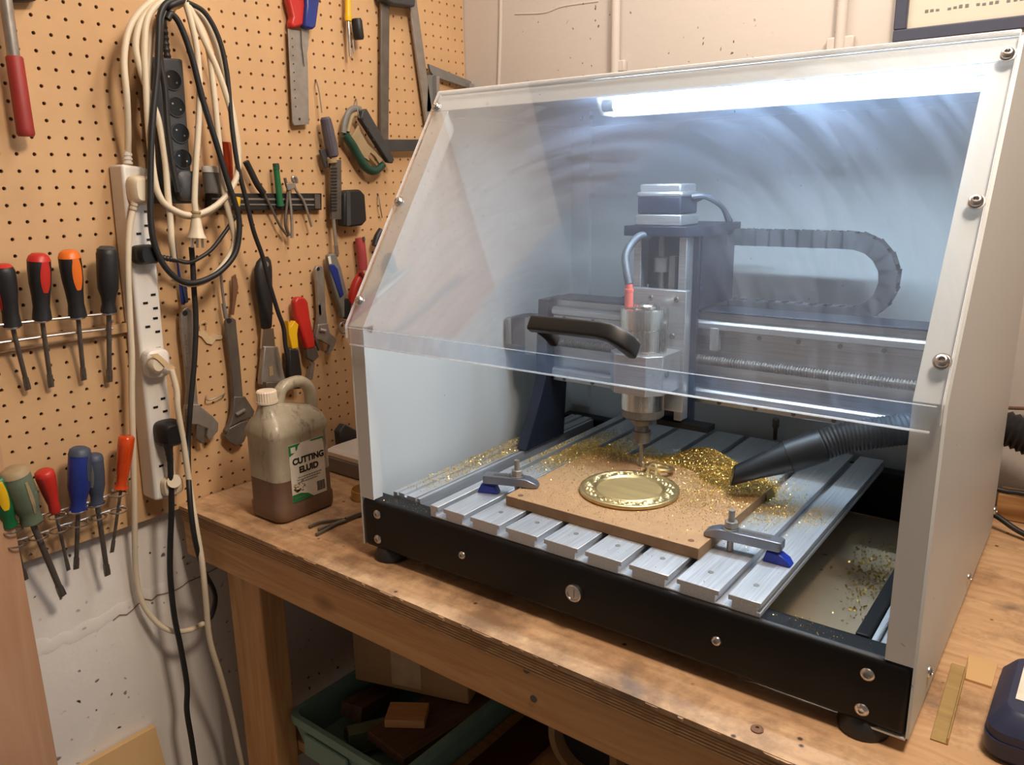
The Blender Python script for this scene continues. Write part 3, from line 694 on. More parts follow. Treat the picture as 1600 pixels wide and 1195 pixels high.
# medallion with a scrolled rim
me_c = np.array([.382, .186]); mr = .0722
md = MThing('brass_medallion', (me_c[0], me_c[1], ZB_), 'round brass medallion with a scrolled raised rim and hanging ring on wooden board', 'medallion')
n = 420; nr = 9
prof = [(1.0, .0), (1.02, .0015), (1.02, .0052), (1.005, .0064), (.97, .0068), (.945, .0064), (.935, .0050)] + [(.925 - .185 * (k + .5) / nr, 'e') for k in range(nr)] + [(.735, .0050), (.722, .0068), (.705, .0072), (.688, .0066), (.672, .0042), (.66, .0038)]
rings = []
for k in range(n):
    th = 2 * PI * k / n; ring = []
    for j, (r, z) in enumerate(prof):
        if z == 'e':
            q = (r - .8325) / .0925; env = max(0, 1 - q * q)
            a1 = math.sin(17 * th + 2.4 * q + .8 * math.sin(5 * th)); a2 = math.cos(34 * th - 5 * q); a3 = math.sin(11 * th) * q * 2.2
            z = .0046 + .0036 * env ** .5 * max(0, .55 * a1 + .45 * a2 + .25 * a3 + .1) ** .7
        ring.append((me_c[0] + mr * r * math.cos(th), me_c[1] + mr * r * math.sin(th), ZB_ + z))
    rings.append(ring)
mbm = MB(); vs = [p for r in rings for p in r]; q = len(rings[0]); fs = []
for k in range(n):
    for j in range(q - 1): fs.append((k * q + j, ((k + 1) % n) * q + j, ((k + 1) % n) * q + j + 1, k * q + j + 1))
fs.append(tuple(k * q for k in range(n - 1, -1, -1)))
mbm.add(vs, fs); md.part('scrolled_rim', mbm, 'brass', ang=50)
md.part('face', MB().cyl((me_c[0], me_c[1], ZB_ + .0005), (me_c[0], me_c[1], ZB_ + .0039), mr * .664, 64), 'brassflat')
dr = np.array([-.1, 1.0]); dr = np.array([.12, .99])
rc = np.array([.3835, .2805])
lg = MB(); lg.tube([(me_c[0] - .008, me_c[1] + .070, ZB_ + .004), (me_c[0] - .004, me_c[1] + .0785, ZB_ + .0165), (me_c[0] + .004, me_c[1] + .0785, ZB_ + .0165), (me_c[0] + .008, me_c[1] + .070, ZB_ + .004)], .0032, 8)
md.part('ring_lug', lg, 'brass')
rg = MB(); rg.tube([(rc[0] + .0205 * math.cos(2 * PI * k / 20), rc[1] + .0195 * math.sin(2 * PI * k / 20), ZB_ + .0085 - .0040 * math.sin(2 * PI * k / 20)) for k in range(20)], .0037, 8, 3, closed=True)
md.part('hanging_ring', rg, 'brass')
def hexn(c, r, h, z): return MB().prism([(c[0] + r * math.cos(PI / 3 * k), c[1] + r * math.sin(PI / 3 * k), z) for k in range(6)], (0, 0, h))
def clamp(label, tip, heel, blk, blkrot):
    a = np.array(tip); b = np.array(heel); d = b - a; L = np.linalg.norm(d); d /= L; nn = np.array([-d[1], d[0]]); w = .0105; z0 = ZB_ + .0002
    c = MThing('hold_down_clamp', (a[0], a[1], z0), label, 'clamp', 'step clamps holding the wooden board')
    V = lambda t, s, z: (a[0] + d[0] * t + nn[0] * s, a[1] + d[1] * t + nn[1] * s, z)
    bar = MB(); secs = []
    for t, hw, zl, zh in ((0, .006, z0, z0 + .004), (.004, .0092, z0, z0 + .008), (.016, w, z0, z0 + .013), (.024, w, z0 + .001, z0 + .014), (L - .004, w, z0 + .001, z0 + .014), (L, w - .002, z0 + .002, z0 + .013)):
        secs.append([V(t, -hw, zl), V(t, hw, zl), V(t, hw, zh), V(t, -hw, zh)])
    bar.loft(secs); c.part('clamp_bar', bar, 'clampgrey', bev=.0012)
    c.part('slot', MB().prism([V(.022, -.0035, z0 + .0141), V(L - .016, -.0035, z0 + .0141), V(L - .016, .0035, z0 + .0141), V(.022, .0035, z0 + .0141)], (0, 0, .0003)), 'dksteel')
    s0 = V(.034, 0, 0)[:2]
    c.part('stud', MB().cyl((s0[0], s0[1], z0 + .0145), (s0[0], s0[1], z0 + .040), .0042, 14).cyl((s0[0], s0[1], BT + .0004), (s0[0], s0[1], z0 + .0008), .0042, 14), 'steel')
    c.part('washer', MB().cyl((s0[0], s0[1], z0 + .0145), (s0[0], s0[1], z0 + .0165), .0098, 22), 'chrome')
    c.part('nut', hexn(s0, .0088, .0085, z0 + .0166), 'steel', bev=.0008)
    B_ = np.array(blk); hl = MB(); k = []
    cr_, sr_ = math.cos(blkrot), math.sin(blkrot)
    pr2 = [(-.017, BT), (.017, BT), (.012, BT + .012), (-.010, BT + .0148)] if blkrot else [(-.016, BT), (.019, BT), (.014, BT + .008), (.004, BT + .0135), (-.012, BT + .0148)]
    hl.prism([(B_[0] + cr_ * u - sr_ * -.008, B_[1] + sr_ * u + cr_ * -.008, z) for u, z in pr2], (-sr_ * .016, cr_ * .016, 0))
    c.part('heel_block', hl, 'blueblock', bev=.0015, label='blue plastic heel block')
clamp('grey step clamp with blue heel on the left front corner of the wooden board', (.262, .123), (.180, .094), (.186, .097), .35)
clamp('grey step clamp with blue heel on the right front corner of the wooden board', (.534, .112), (.634, .118), (.628, .117), 0)

def flakes(n, fn, smin=.0006, smax=.0016, seed=1):
    r = np.random.RandomState(seed); P = fn(r, n); n = len(P)
    a = r.normal(size=(n, 3)); a /= np.linalg.norm(a, axis=1)[:, None]; b = np.cross(a, r.normal(size=(n, 3))); b /= np.linalg.norm(b, axis=1)[:, None]
    s = r.uniform(smin, smax, (n, 1)); l = s * r.uniform(.5, 1.8, (n, 1))
    up = np.abs(a[:, 2:3]) * l * .5 + np.abs(b[:, 2:3]) * s * .5
    P = P + np.c_[np.zeros((n, 2)), up]
    v = np.stack([P - a * l / 2 - b * s / 2, P + a * l / 2 - b * s / 2, P + a * l / 2 + b * s / 2, P - a * l / 2 + b * s / 2], 1).reshape(-1, 3)
    return v, np.arange(4 * n).reshape(n, 4)
def stuff(name, parts, label, base, extra=None):
    mb = MB()
    for v, f in parts: mb.add(v.tolist(), f.tolist())
    if extra: mb.add(extra.v, extra.f)
    o = build(name, mb, 'chip', None, base, ang=1)
    if extra:
        o.data.materials.append(M['chipbed']); k = len(o.data.polygons) - len(extra.f)
        for p in o.data.polygons[k:]: p.material_index = 1
    o.location = Vector(mw(base)); o.rotation_euler = (0, 0, PHI)
    tag(o, label, 'metal shavings', 'brass swarf from the milling', 'stuff')
def topz(x, y):
    """height of what lies under a chip: board or table"""
    x0 = .2395 + (y - .07) * -.013; inb = (x > x0) & (x < .547) & (y > .068) & (y < .338 - (x - .236) * .05)
    return np.where(inb, ZB_, BZ + .0002)
def slotless(x): return np.all(np.abs(x[:, None] - np.array(sl_c)[None]) > .006, axis=1)
# the heap by the nozzle
hc = np.array([.445, .345])
def hz(x, y):
    q = ((x - .42) / .070) ** 2 + ((y - .372) / .038) ** 2; q2 = ((x - .495) / .06) ** 2 + ((y - .325) / .055) ** 2
    return .040 * np.exp(-q * 1.3) + .020 * np.exp(-q2 * 1.5)
g = 46; hm = MB(); xs = np.linspace(.30, .60, g); ys = np.linspace(.215, .445, g); vs = []; rr_ = np.random.RandomState(3)
for yy in ys:
    for xx in xs:
        h0 = float(hz(xx, yy)); vs.append((xx, yy, max(BZ, float(topz(np.array([xx]), np.array([yy]))[0]) if h0 > .004 else BZ) + (h0 - .0055) * (1 + .10 * rr_.normal())))
fs = [(j * g + i, j * g + i + 1, (j + 1) * g + i + 1, (j + 1) * g + i) for j in range(g - 1) for i in range(g - 1)]
fs = [f for f in fs if max(hz(vs[k][0], vs[k][1]) for k in f) > .0045]
hm.add(vs, fs)
def f_heap(r, n):
    x = r.uniform(.30, .60, n * 3); y = r.uniform(.20, .45, n * 3); h = hz(x, y); k = (r.uniform(0, 1, n * 3) < np.clip(h / .012, 0, 1))
    x, y, h = x[k], y[k], h[k]; return np.c_[x, y, np.maximum(topz(x, y), BZ) + np.maximum(h - .004, 0) + r.uniform(0, .0015, len(x))]
stuff('swarf_heap', [flakes(30000, f_heap, .0005, .0013, 2)], 'heap of golden brass shavings beside the black vacuum nozzle', (.45, .34, BT), hm)
def gauss(cx_, cy_, sx_, sy_, lim=None):
    def fn(r, n):
        x = r.normal(cx_, sx_, n); y = r.normal(cy_, sy_, n); k = (x > BX0 + .003) & (x < BX1 - .003) & (y > BY0 + .004) & (y < BY1 - .005)
        d_ = np.hypot(x - me_c[0], y - me_c[1]); k &= (d_ > mr * 1.04)
        if lim: k &= lim(x, y)
        x, y = x[k], y[k]; z = topz(x, y); k = (z > BZ + .005) | slotless(x); return np.c_[x[k], y[k], z[k] + .0001]
    return fn
lft = lambda x, y: x < .34
stuff('scattered_swarf', [flakes(13000, gauss(.205, .34, .042, .06), .0006, .0016, seed=3), flakes(9000, gauss(.30, .355, .065, .028), .0006, .0015, seed=31), flakes(3500, gauss(.50, .25, .04, .05), .0005, .0013, seed=4),
                          flakes(2200, gauss(.57, .275, .02, .028), .0005, .0013, seed=5), flakes(800, gauss(.62, .28, .014, .028), .0005, .0012, seed=6), flakes(1800, gauss(.38, .20, .10, .10), .0005, .0011, seed=7), flakes(1200, gauss(.36, .115, .05, .025), .0004, .001, seed=17),
                          flakes(900, gauss(.46, .19, .022, .04), .0005, .001, seed=18), flakes(260, gauss(.27, .2, .03, .06), .0005, .0012, seed=19)],
      'thin scatter of brass shavings over the table and wooden board', (.39, .2, BT))
def f_rail(r, n):
    y = r.uniform(.06, .37, n); x = r.uniform(.037, .083, n); k = r.uniform(0, 1, n) < (.15 + 2.4 * (y - .06)); return np.c_[x[k], y[k], np.full(k.sum(), .1055)]
def f_ledge(r, n):
    x = r.uniform(.04, .14, n); y = r.uniform(.006, .036, n); return np.c_[x, y, np.full(n, ZT + .0002)]
def f_ledge2(r, n):
    x = r.normal(.69, .03, n); y = r.uniform(.008, .036, n); k = (x > .655) & (x < .78); return np.c_[x[k], y[k], np.full(k.sum(), ZT + .0002)]
stuff('rail_swarf', [flakes(7000, f_rail, .0006, .0015, seed=8), flakes(160, f_ledge, .0004, .0009, seed=9), flakes(70, f_ledge2, .0004, .0012, seed=10)], 'brass shavings dusted along the left side extrusion and black front rail', (.06, .2, .105))
def f_tray(r, n):
    x = np.r_[r.normal(.70, .015, n), r.normal(.672, .03, n // 2)]; y = np.r_[r.normal(.33, .05, n), r.normal(.40, .05, n // 2)]; k = (x > .65) & (x < .74) & (y > .05) & (y < .56); return np.c_[x[k], y[k], np.full(k.sum(), .0189)]
stuff('tray_swarf', [flakes(420, f_tray, .001, .0032, seed=11)], 'brass shavings lying in the bottom tray right of the table', (.69, .35, .019))

# vacuum nozzle and hose
vn = MThing('vacuum_hose', (.53, .25, .15), 'black ribbed vacuum hose with crevice nozzle sucking at the brass heap', 'hose')
A_ = np.array([.514, .252, .1660]); B_ = np.array([.580, .278, .196]); C_ = np.array([.622, .303, .2185])
d_ = (C_ - A_) / np.linalg.norm(C_ - A_); sd = np.cross(d_, [0, 0, 1.]); sd /= np.linalg.norm(sd); upv = np.cross(sd, d_)
secs = []; L = np.linalg.norm(C_ - A_)
for t, hw, hh in ((0, .0165, .0125), (.03, .0170, .0130), (.25, .0190, .0155), (.5, .0214, .0205), (.62, .0221, .0221), (.625, .0236, .0236), (1, .0238, .0238)):
    secs.append([A_ + d_ * L * t + sd * hw * math.cos(2 * PI * k / 24) + upv * hh * math.sin(2 * PI * k / 24) + (d_ * .008 * (1 - t / .1) * math.sin(2 * PI * k / 24) if t < .1 else 0) for k in range(24)])
vn.part('crevice_nozzle', MB().loft(secs), 'blackgloss', ang=30)
vn.part('nozzle_mouth', MB().prism([p - d_ * .0006 + (A_ - p) * .12 for p in secs[0]], -d_ * .0006), 'recess')
hp = [C_ - d_ * .004, C_ + d_ * .03, (.684, .328, .2405), (.716, .343, .248), (.740, .375, .2505), (.748, .43, .251), (.748, .52, .25), (.746, .606, .25)]
vn.part('ribbed_hose', MB().tube(hp, .0222, 20, 8, rib=(.0026, .93)), 'black', ang=20)

# ------------------------------------------------------------------ right end of the bench
p0 = on(1592, 665, 1, .90)
t = Thing('exhaust_hose', (1.25, .9, 1.0), 'black ribbed hose running out behind the right side of the enclosure', 'hose')
t.part('ribbed_hose', MB().tube([(1.08, .915, 1.075), (1.18, .915, 1.078), (1.26, .912, 1.066), (1.36, .91, 1.02), (1.5, .905, .96), (1.7, .90, .935)], .030, 18, 8, rib=(.005, .86)), 'black', ang=20)
def cable(name, pts, r, mat, label, n=10, cat='cable', group=None): return single(name, MB().tube(pts, r, n, 10), mat, pts[0], label, cat, group)
cable('black_cable', [on(1540, 758, 1, .915), on(1570, 767, 1, .915), on(1600, 771, 1, .915), on(1700, 790, 1, .915)], .0048, 'black', 'upper black cable crossing the back wall behind the enclosure right side')
cable('black_cable', [np.array([1.21, .90, .935]), np.array([1.245, .885, .926]), np.array([1.285, .87, .912]), np.array([1.36, .84, .9056]), np.array([1.7, .78, .9056])], .0048, 'black', 'lower black cable leaving behind the enclosure right side onto the bench')
single('steel_cable', MB().tube([on(1570, 637, 1, .985), on(1600, 638, 1, .985), on(1700, 640, 1, .985)], .003, 8), 'leather', on(1570, 637, 1, .985), 'thin brown rod on the back wall just above the ribbed hose', 'rod')
# brass channel
a = Bn(1499, 1041); b = Bn(1467, 1160); d = b - a; L = np.linalg.norm(d); d /= L; nn = np.array([-d[1], d[0], 0])
def V(t, s, z): return a + d * t + nn * s + np.array([0, 0, z])
bc = MB().prism([V(0, -.0085, .0006), V(0, .0085, .0006), V(0, .0085, .009), V(0, .007, .009), V(0, .007, .002), V(0, -.0085, .002)], d * L)
single('brass_angle', bc, 'brassflat', a, 'strip of brass angle lying on the bench beside the enclosure', 'brass strip', bev=.0004)
c1, c2, c3, c4 = Bn(1513, 1025), Bn(1559, 1039), Bn(1549, 1076), Bn(1508, 1063)
single('card_offcut', MB().prism([c1, c2, c3, c4], (0, 0, .003)), 'tancard', c1, 'small square tan card lying between brass strip and navy case', 'card')
# navy case
a = Bn(1537, 1150); t = Thing('tool_case', a + np.array([.06, 0, 0]), 'navy rounded plastic tool case with red latch and white label at bench end', 'case')
cx0, cy0 = a[0] + .002, a[1] - .035
def rrect(x0, x1, y0, y1, r, z, n=6):
    out = []
    for cx, cy, a0 in ((x1 - r, y1 - r, 0), (x0 + r, y1 - r, PI / 2), (x0 + r, y0 + r, PI), (x1 - r, y0 + r, 1.5 * PI)):
        out += [(cx + r * math.cos(a0 + PI / 2 * k / n), cy + r * math.sin(a0 + PI / 2 * k / n), z) for k in range(n + 1)]
    return out
X0, X1, Y0, Y1 = 1.312, 1.52, .255, .405
def csec(ins, z, r=.02): return rrect(X0 + ins, X1 - ins, Y0 + ins, Y1 - ins, r, z)
t.part('case_base', MB().loft([csec(.006, .9005), csec(.001, .907), csec(0, .925)]), 'casenavy', ang=30)
t.part('case_lid', MB().loft([csec(.0015, .9255), csec(.0015, .935), csec(.012, .952, .018), csec(.016, .955, .016)]), 'casenavy', ang=30)
t.part('white_label', MB().box(X0 + .022, X1 - .06, Y0 + .04, Y1 - .022, .9552, .9558), 'paper')
t.part('latch', MB().box(X0 + .045, X0 + .085, Y0 - .006, Y0 + .001, .915, .938), 'red', bev=.002)
t.part('latch', MB().box(X0 + .135, X0 + .175, Y0 - .006, Y0 + .001, .915, .938), 'red', bev=.002)

# ------------------------------------------------------------------ jug of cutting fluid
JX0, JX1, JY0, JY1, JZ = .147, .243, .187, .315, .9005
jg = Thing('cutting_fluid_jug', ((JX0 + JX1) / 2, (JY0 + JY1) / 2, JZ), 'stained translucent plastic jug half full of brown cutting fluid with a printed label', 'jug')
def js(ix, iy0, iy1, z, r=.02): return rrect(JX0 + ix, JX1 - ix, JY0 + iy0, JY1 - iy1, min(r, (JX1 - JX0 - 2 * ix) / 2 - .001), JZ + z, 6)
body = MB().loft([js(.006, .006, .006, 0), js(.001, .001, .001, .004), js(0, 0, 0, .012), js(0, 0, 0, .028), js(.002, .002, .002, .032), js(.002, .002, .002, .150), js(0, 0, 0, .155), js(0, 0, 0, .165), js(.010, .004, .004, .180), js(.022, .008, .016, .192), js(.028, .012, .06, .204, .016), js(.031, .014, .088, .212, .012)])
hd = [(.195, .236, .198), (.195, .239, .216), (.195, .248, .232), (.195, .268, .2375), (.195, .288, .2365), (.195, .3035, .224), (.195, .309, .205), (.195, .307, .175)]
body.tube([(x, y, JZ + z) for x, y, z in hd], .0108, 14, 5, flat=1.15)
jb = jg.part('bottle', body, 'jug', ang=50)
def jo(ix, iy0, iy1, z, r=.02): return rrect(JX0 + ix - .0003, JX1 - ix + .0003, JY0 + iy0 - .0003, JY1 - iy1 + .0003, r, JZ + z, 6)
jg.part('oil_fill', MB().loft([jo(.006, .006, .006, -.0003), jo(.001, .001, .001, .004), jo(0, 0, 0, .012), jo(0, 0, 0, .028), jo(.002, .002, .002, .032), jo(.002, .002, .002, .077)]), 'fluid', ang=50, label='brown fluid filling the lower part of the jug')
nc = (.195, JY0 + .028)
jg.part('neck', MB().cyl((nc[0], nc[1], JZ + .2105), (nc[0], nc[1], JZ + .216), .0165, 24), 'jug')
cp = MB(); cp.lathe((nc[0], nc[1], JZ + .213), (nc[0], nc[1], JZ + .2165), [(0, .0190), (1, .0190)], 36)
n = 48; rg_ = lambda z, r0: [(nc[0] + (r0 - (.0008 if k % 2 else 0)) * math.cos(2 * PI * k / n), nc[1] + (r0 - (.0008 if k % 2 else 0)) * math.sin(2 * PI * k / n), JZ + z) for k in range(n)]
cp.loft([rg_(.2168, .0182), rg_(.233, .0178), rg_(.2355, .0160)])
jg.part('screw_cap', cp, 'greycap', ang=25)
lx = JX1 - .0018
lb = jg.part('label', MB().box(lx, lx + .0006, JY0 + .030, JY1 - .022, JZ + .034, JZ + .140), 'paper')
ly0, ly1, lz0, lz1 = JY0 + .030, JY1 - .022, JZ + .034, JZ + .140; lxx = lx + .00065
def lab(name, pts, mat, d=.0003): return jg.part(name, MB().prism([(lxx, y, z) for y, z in pts], (d, 0, 0)), mat, lb)
lab('green_corner', [(ly0, lz1), (ly0 + .026, lz1), (ly0 + .020, lz1 - .004), (ly0 + .018, lz1 - .010), (ly0 + .010, lz1 - .016), (ly0, lz1 - .020)], 'grn')
lab('emblem', [(ly0 + .004, lz1 - .004), (ly0 + .014, lz1 - .004), (ly0 + .014, lz1 - .015), (ly0 + .004, lz1 - .014)], 'paper', .0005)
lab('green_border', [(ly0 + .045, lz1), (ly1, lz1), (ly1, lz1 - .012), (ly1 - .0015, lz1 - .0035), (ly0 + .05, lz1 - .0025)], 'grn')
lab('green_foot', [(ly0, lz0), (ly0 + .046, lz0), (ly0 + .034, lz0 + .009), (ly0 + .018, lz0 + .014), (ly0, lz0 + .014)], 'grn')
def text(body, size, y, z, parent, mat, name, bold=.0):
    cu = bpy.data.curves.new(name, 'FONT'); cu.body = body; cu.size = size; cu.extrude = .0002; cu.offset = bold
    ob = bpy.data.objects.new(name, cu); COL.objects.link(ob); dg = bpy.context.evaluated_depsgraph_get()
    me = bpy.data.meshes.new_from_object(ob.evaluated_get(dg)); COL.objects.unlink(ob); bpy.data.objects.remove(ob)
    for v in me.vertices:
        x_, y_, z_ = v.co; v.co = (lxx + .0002 + z_ - jg.off[0], y + x_ - jg.off[1], z + y_ - jg.off[2])
    me.materials.clear(); me.materials.append(M[mat]); o2 = bpy.data.objects.new(name, me); COL.objects.link(o2); o2.parent = parent; return o2
text('CUTTING', .0158, ly0 + .0058, lz1 - .037, lb, 'ink', 'lettering', .0007)
text('ELUID', .0158, ly0 + .0185, lz1 - .0545, lb, 'ink', 'lettering', .0007)
sm = MB()
for i, (wd_, y_) in enumerate(((.052, .015), (.048, .013), (.044, .013))):
    yy = ly0 + y_
    while yy < ly0 + y_ + wd_:
        w_ = .0012 + rnd.random() * .004; sm.prism([(lxx, yy, lz1 - .064 - i * .0045), (lxx, yy + w_, lz1 - .064 - i * .0045), (lxx, yy + w_, lz1 - .062 - i * .0045), (lxx, yy, lz1 - .062 - i * .0045)], (.0002, 0, 0)); yy += w_ + .001
yy = ly0 + .006
while yy < ly0 + .026: w_ = .001 + rnd.random() * .002; sm.prism([(lxx + .0003, yy, lz0 + .006), (lxx + .0003, yy + w_, lz0 + .006), (lxx + .0003, yy + w_, lz0 + .008), (lxx + .0003, yy, lz0 + .008)], (.0002, 0, 0)); yy += w_ + .001
jg.part('small_print', sm, 'grey', lb)
bcd = MB(); yy = ly1 - .021
while yy < ly1 - .004: w_ = .0004 + rnd.random() * .0009; bcd.prism([(lxx, yy, lz0 + .006), (lxx, yy + w_, lz0 + .006), (lxx, yy + w_, lz0 + .024), (lxx, yy, lz0 + .024)], (.0002, 0, 0)); yy += w_ + .0006
jg.part('barcode', bcd, 'ink', lb)
stn = MB()
for i in range(46):
    y_, z_ = ly0 + .004 + abs(rnd.gauss(.008, .010)), lz0 + .017 + abs(rnd.gauss(.006, .008)); r_ = .0006 + rnd.random() * .0016
    if y_ > ly1 - .003: continue
    stn.prism([(lxx, y_ + r_ * math.cos(q) * (1 + .4 * rnd.random()), z_ + r_ * math.sin(q)) for q in np.linspace(0, 2 * PI, 8)[:-1]], (.00015, 0, 0))
jg.part('oil_stain', stn, 'stain', lb)

# things by the jug
a = Bn(545, 778); rc = np.array([.262, .372])
rm = MB(); n = 40; secs = []
for k in range(n):
    th = 2 * PI * k / n; ring = []
    for rr, z in ((.028, .9006), (.0305, .9006), (.0305, .918), (.028, .918)): ring.append((rc[0] + rr * math.cos(th), rc[1] + rr * math.sin(th), z))
    secs.append(ring)
rm.loft(secs, True); single('brass_ring', rm, 'brass', (rc[0], rc[1], .9006), 'plain brass ring standing on the bench behind the machine front corner', 'ring', ang=40)
tw = Thing('spring_calipers', Bn(500, 825), 'dark steel forked calipers lying on the bench beside the machine foot', 'calipers')
for nm, s_ in (('arm', '483,823 500,816 528,812 541,811'), ('arm', '494,835 508,828 524,819 541,813'), ('arm', '497,827 515,821 530,815 541,812')):
    tw.part(nm, MB().tube([Bn(*map(float, q.split(',')), .004) for q in s_.split()], .0028, 8, 5), 'dksteel')
tw.part('handle', MB().tube([Bn(540, 812, .005), Bn(552, 807, .005), Bn(572, 800, .005)], .005, 10, 5, flat=.6), 'dksteel')
gc = Thing('grey_box', (.06, .47, .9005), 'light grey plastic hinged box on the bench between jug and enclosure', 'box')
gc.part('box_base', MB().box(.075, .30, .42, .56, .9005, .935), 'grey', bev=.004)
gc.part('box_lid', MB().loft([rrect(.077, .298, .422, .558, .012, .9355), rrect(.077, .298, .422, .558, .012, .944), rrect(.085, .29, .43, .55, .012, .950)]), 'white', ang=30)
gc.part('clasp', MB().box(.30, .304, .46, .475, .928, .944), 'grey', bev=.001)
single('metal_tool', MB().prism([W(521, 672, .03), W(530, 660, .03), W(552, 672, .03), W(575, 690, .03), W(575, 712, .03), W(524, 700, .03)], (.02, 0, 0)), 'dkgrey', W(522, 700, .03), 'dull grey metal tool leaning on the pegboard behind the grey box', 'tool', bev=.003)

# ------------------------------------------------------------------ tools on the pegboard
def metric(px, p): return px / FPX * float((np.array(p) - CP) @ RC[:, 1])
def driver(label, top, neck, tip, hw, w0, w1, mats, prof, blade_r, group, inlay=None, cap=None, tipkind='flat', collar=None):
    """screwdriver hanging point down: handle from top to neck, blade from neck to tip (pixels)"""
    a = W(*top, w0); b = W(*neck, (w0 * .75 + w1 * .25) if len(neck) == 2 else neck[2]); c = W(*tip, w1); r = metric(hw, a) / 2
    t = Thing('screwdriver', b, label, 'screwdriver', group)
    h = t.part('handle', MB().lathe(a, b, [(q, k * r) for q, k in prof], 24), mats[0], ang=55)
    if cap: t.part('handle_cap', MB().lathe(a, b, [(q - .002 if i else -.012, k * r * (1.03 if i else 1.0)) for i, (q, k) in enumerate(prof) if q <= cap[1]], 24), cap[0], h, ang=55)
    if inlay:
        mat_, t0, t1, side, wd = inlay
        d = (b - a); L = np.linalg.norm(d); d /= L; v = CP - (a + b) / 2; v = v - d * (v @ d); v /= np.linalg.norm(v); s = np.cross(d, v)
        secs = []
        qs = [q for q, k in prof]; ks = [k for q, k in prof]
        for tt in np.linspace(t0, t1, 12):
            rr = np.interp(tt, qs, ks) * r; e = wd * math.sin(PI * min(1, max(0.12, (tt - t0) / (t1 - t0) * .9 + .06))) ** .4
            ring = []
            for f in np.linspace(-1, 1, 7):
                an = side + f * e; ring.append(a + d * tt * L + (v * math.cos(an) + s * math.sin(an)) * rr * 1.035)
            for f in np.linspace(1, -1, 7):
                an = side + f * e; ring.append(a + d * tt * L + (v * math.cos(an) + s * math.sin(an)) * rr * .9)
            secs.append(ring)
        t.part('grip_inlay', MB().loft(secs), mat_, h, ang=60)
    if collar: t.part('collar', MB().lathe(a, b, [(.965, .62 * r), (.97, .72 * r), (1.0, .72 * r), (1.012, .5 * r)], 24), collar, h)
    d = c - b; L = np.linalg.norm(d); d = d / L
    bl = MB().lathe(b - d * .004, c, [(0, blade_r), (.9, blade_r), (1, blade_r * (.35 if tipkind == 'point' else .75))], 12)
    sd_ = np.cross(d, [1., 0, 0]); sd_ /= np.linalg.norm(sd_); fw_ = np.cross(sd_, d)
    if tipkind == 'flat':
        bl.loft([[c + d * z + sd_ * x * wv + fw_ * y * tv for x, y in ((-1, -1), (1, -1), (1, 1), (-1, 1))] for z, wv, tv in ((-.022, blade_r * .9, blade_r * .9), (-.008, blade_r * 1.15, blade_r * .6), (.001, blade_r * 1.2, blade_r * .3))])
    t.part('blade', bl, 'dksteel', ang=40)
    return t
GA = [(0, .55), (.03, .82), (.10, .98), (.22, 1.0), (.42, .94), (.60, .80), (.78, .72), (.90, .80), (.97, .84), (1.0, .6)]
GB_ = [(0, .6), (.03, .85), (.10, 1.0), (.40, 1.0), (.62, .96), (.76, .68), (.86, .62), (.95, .74), (.98, .76), (1.0, .5)]
GC_ = [(0, .6), (.02, .84), (.10, .96), (.35, 1.0), (.60, .98), (.75, .80), (.86, .66), (.95, .76), (.99, .76), (1.0, .5)]
g1 = 'screwdrivers in the upper wire rack'; g2 = 'screwdrivers in the lower ring rack'
driver('black screwdriver with a red cap, leftmost in the upper wire rack', (4, 414), (20, 512), (44, 608), 33, .05, .012, ['black'], GA, .0036, g1, ('red', .2, .7, 1.1, .4), ('red', .05))
driver('black screwdriver with a red cap and red stripe, upper wire rack', (60, 397), (66, 501), (80, 604), 34, .05, .012, ['black'], GA, .0036, g1, ('red', .10, .56, -.55, .5), ('red', .12))
driver('black screwdriver with an orange cap and orange stripe, upper wire rack', (107, 392), (122, 497), (131, 593), 33, .05, .012, ['black'], GA, .0036, g1, ('orange', .10, .56, -.55, .5), ('orange', .12))
driver('plain all black screwdriver in the upper wire rack beside the power strip', (167, 386), (170, 489), (171, 596), 32, .05, .012, ['black'], GB_, .0040, g1, None, ('dkgrey', .06))
def rails(name, label, lines, r, ends=None):
    t = Thing(name, lines[0][0], label, 'rack')
    for l in lines: t.part('rail', MB().tube(l, r, 8, 4), 'chrome')
    return t
rk = rails('wire_tool_rack', 'chrome wire rack holding the upper row of four screwdrivers', [[W(-40, 512, .042), W(60, 501, .042), W(178, 489, .042)], [W(-40, 541, .03), W(90, 523, .03), W(176, 513, .03)]], .0022)
for q in ((18, 512, 44), (64, 502, 44), (121, 497, 44), (170, 490, 44)):
    c_ = W(q[0], q[1], .044); rr = .0105
    rk.part('ring', MB().tube([c_ + np.array([rr * math.cos(2 * PI * k / 16), rr * math.sin(2 * PI * k / 16), 0]) for k in range(16)], .0014, 6, 2, True), 'chrome')
for q in ((-10, 520), (176, 501)): rk.part('wall_stud', MB().cyl(W(q[0], q[1], .001), W(q[0], q[1], .042), .002, 8), 'chrome')
single('wooden_strip', MB().prism([W(-60, 538, .002), W(196, 504, .002), W(196, 518, .002), W(-60, 560, .002)], (.008, 0, 0)), 'peg', W(100, 520, .002), 'narrow brown strip on the pegboard behind the upper wire rack', 'strip')
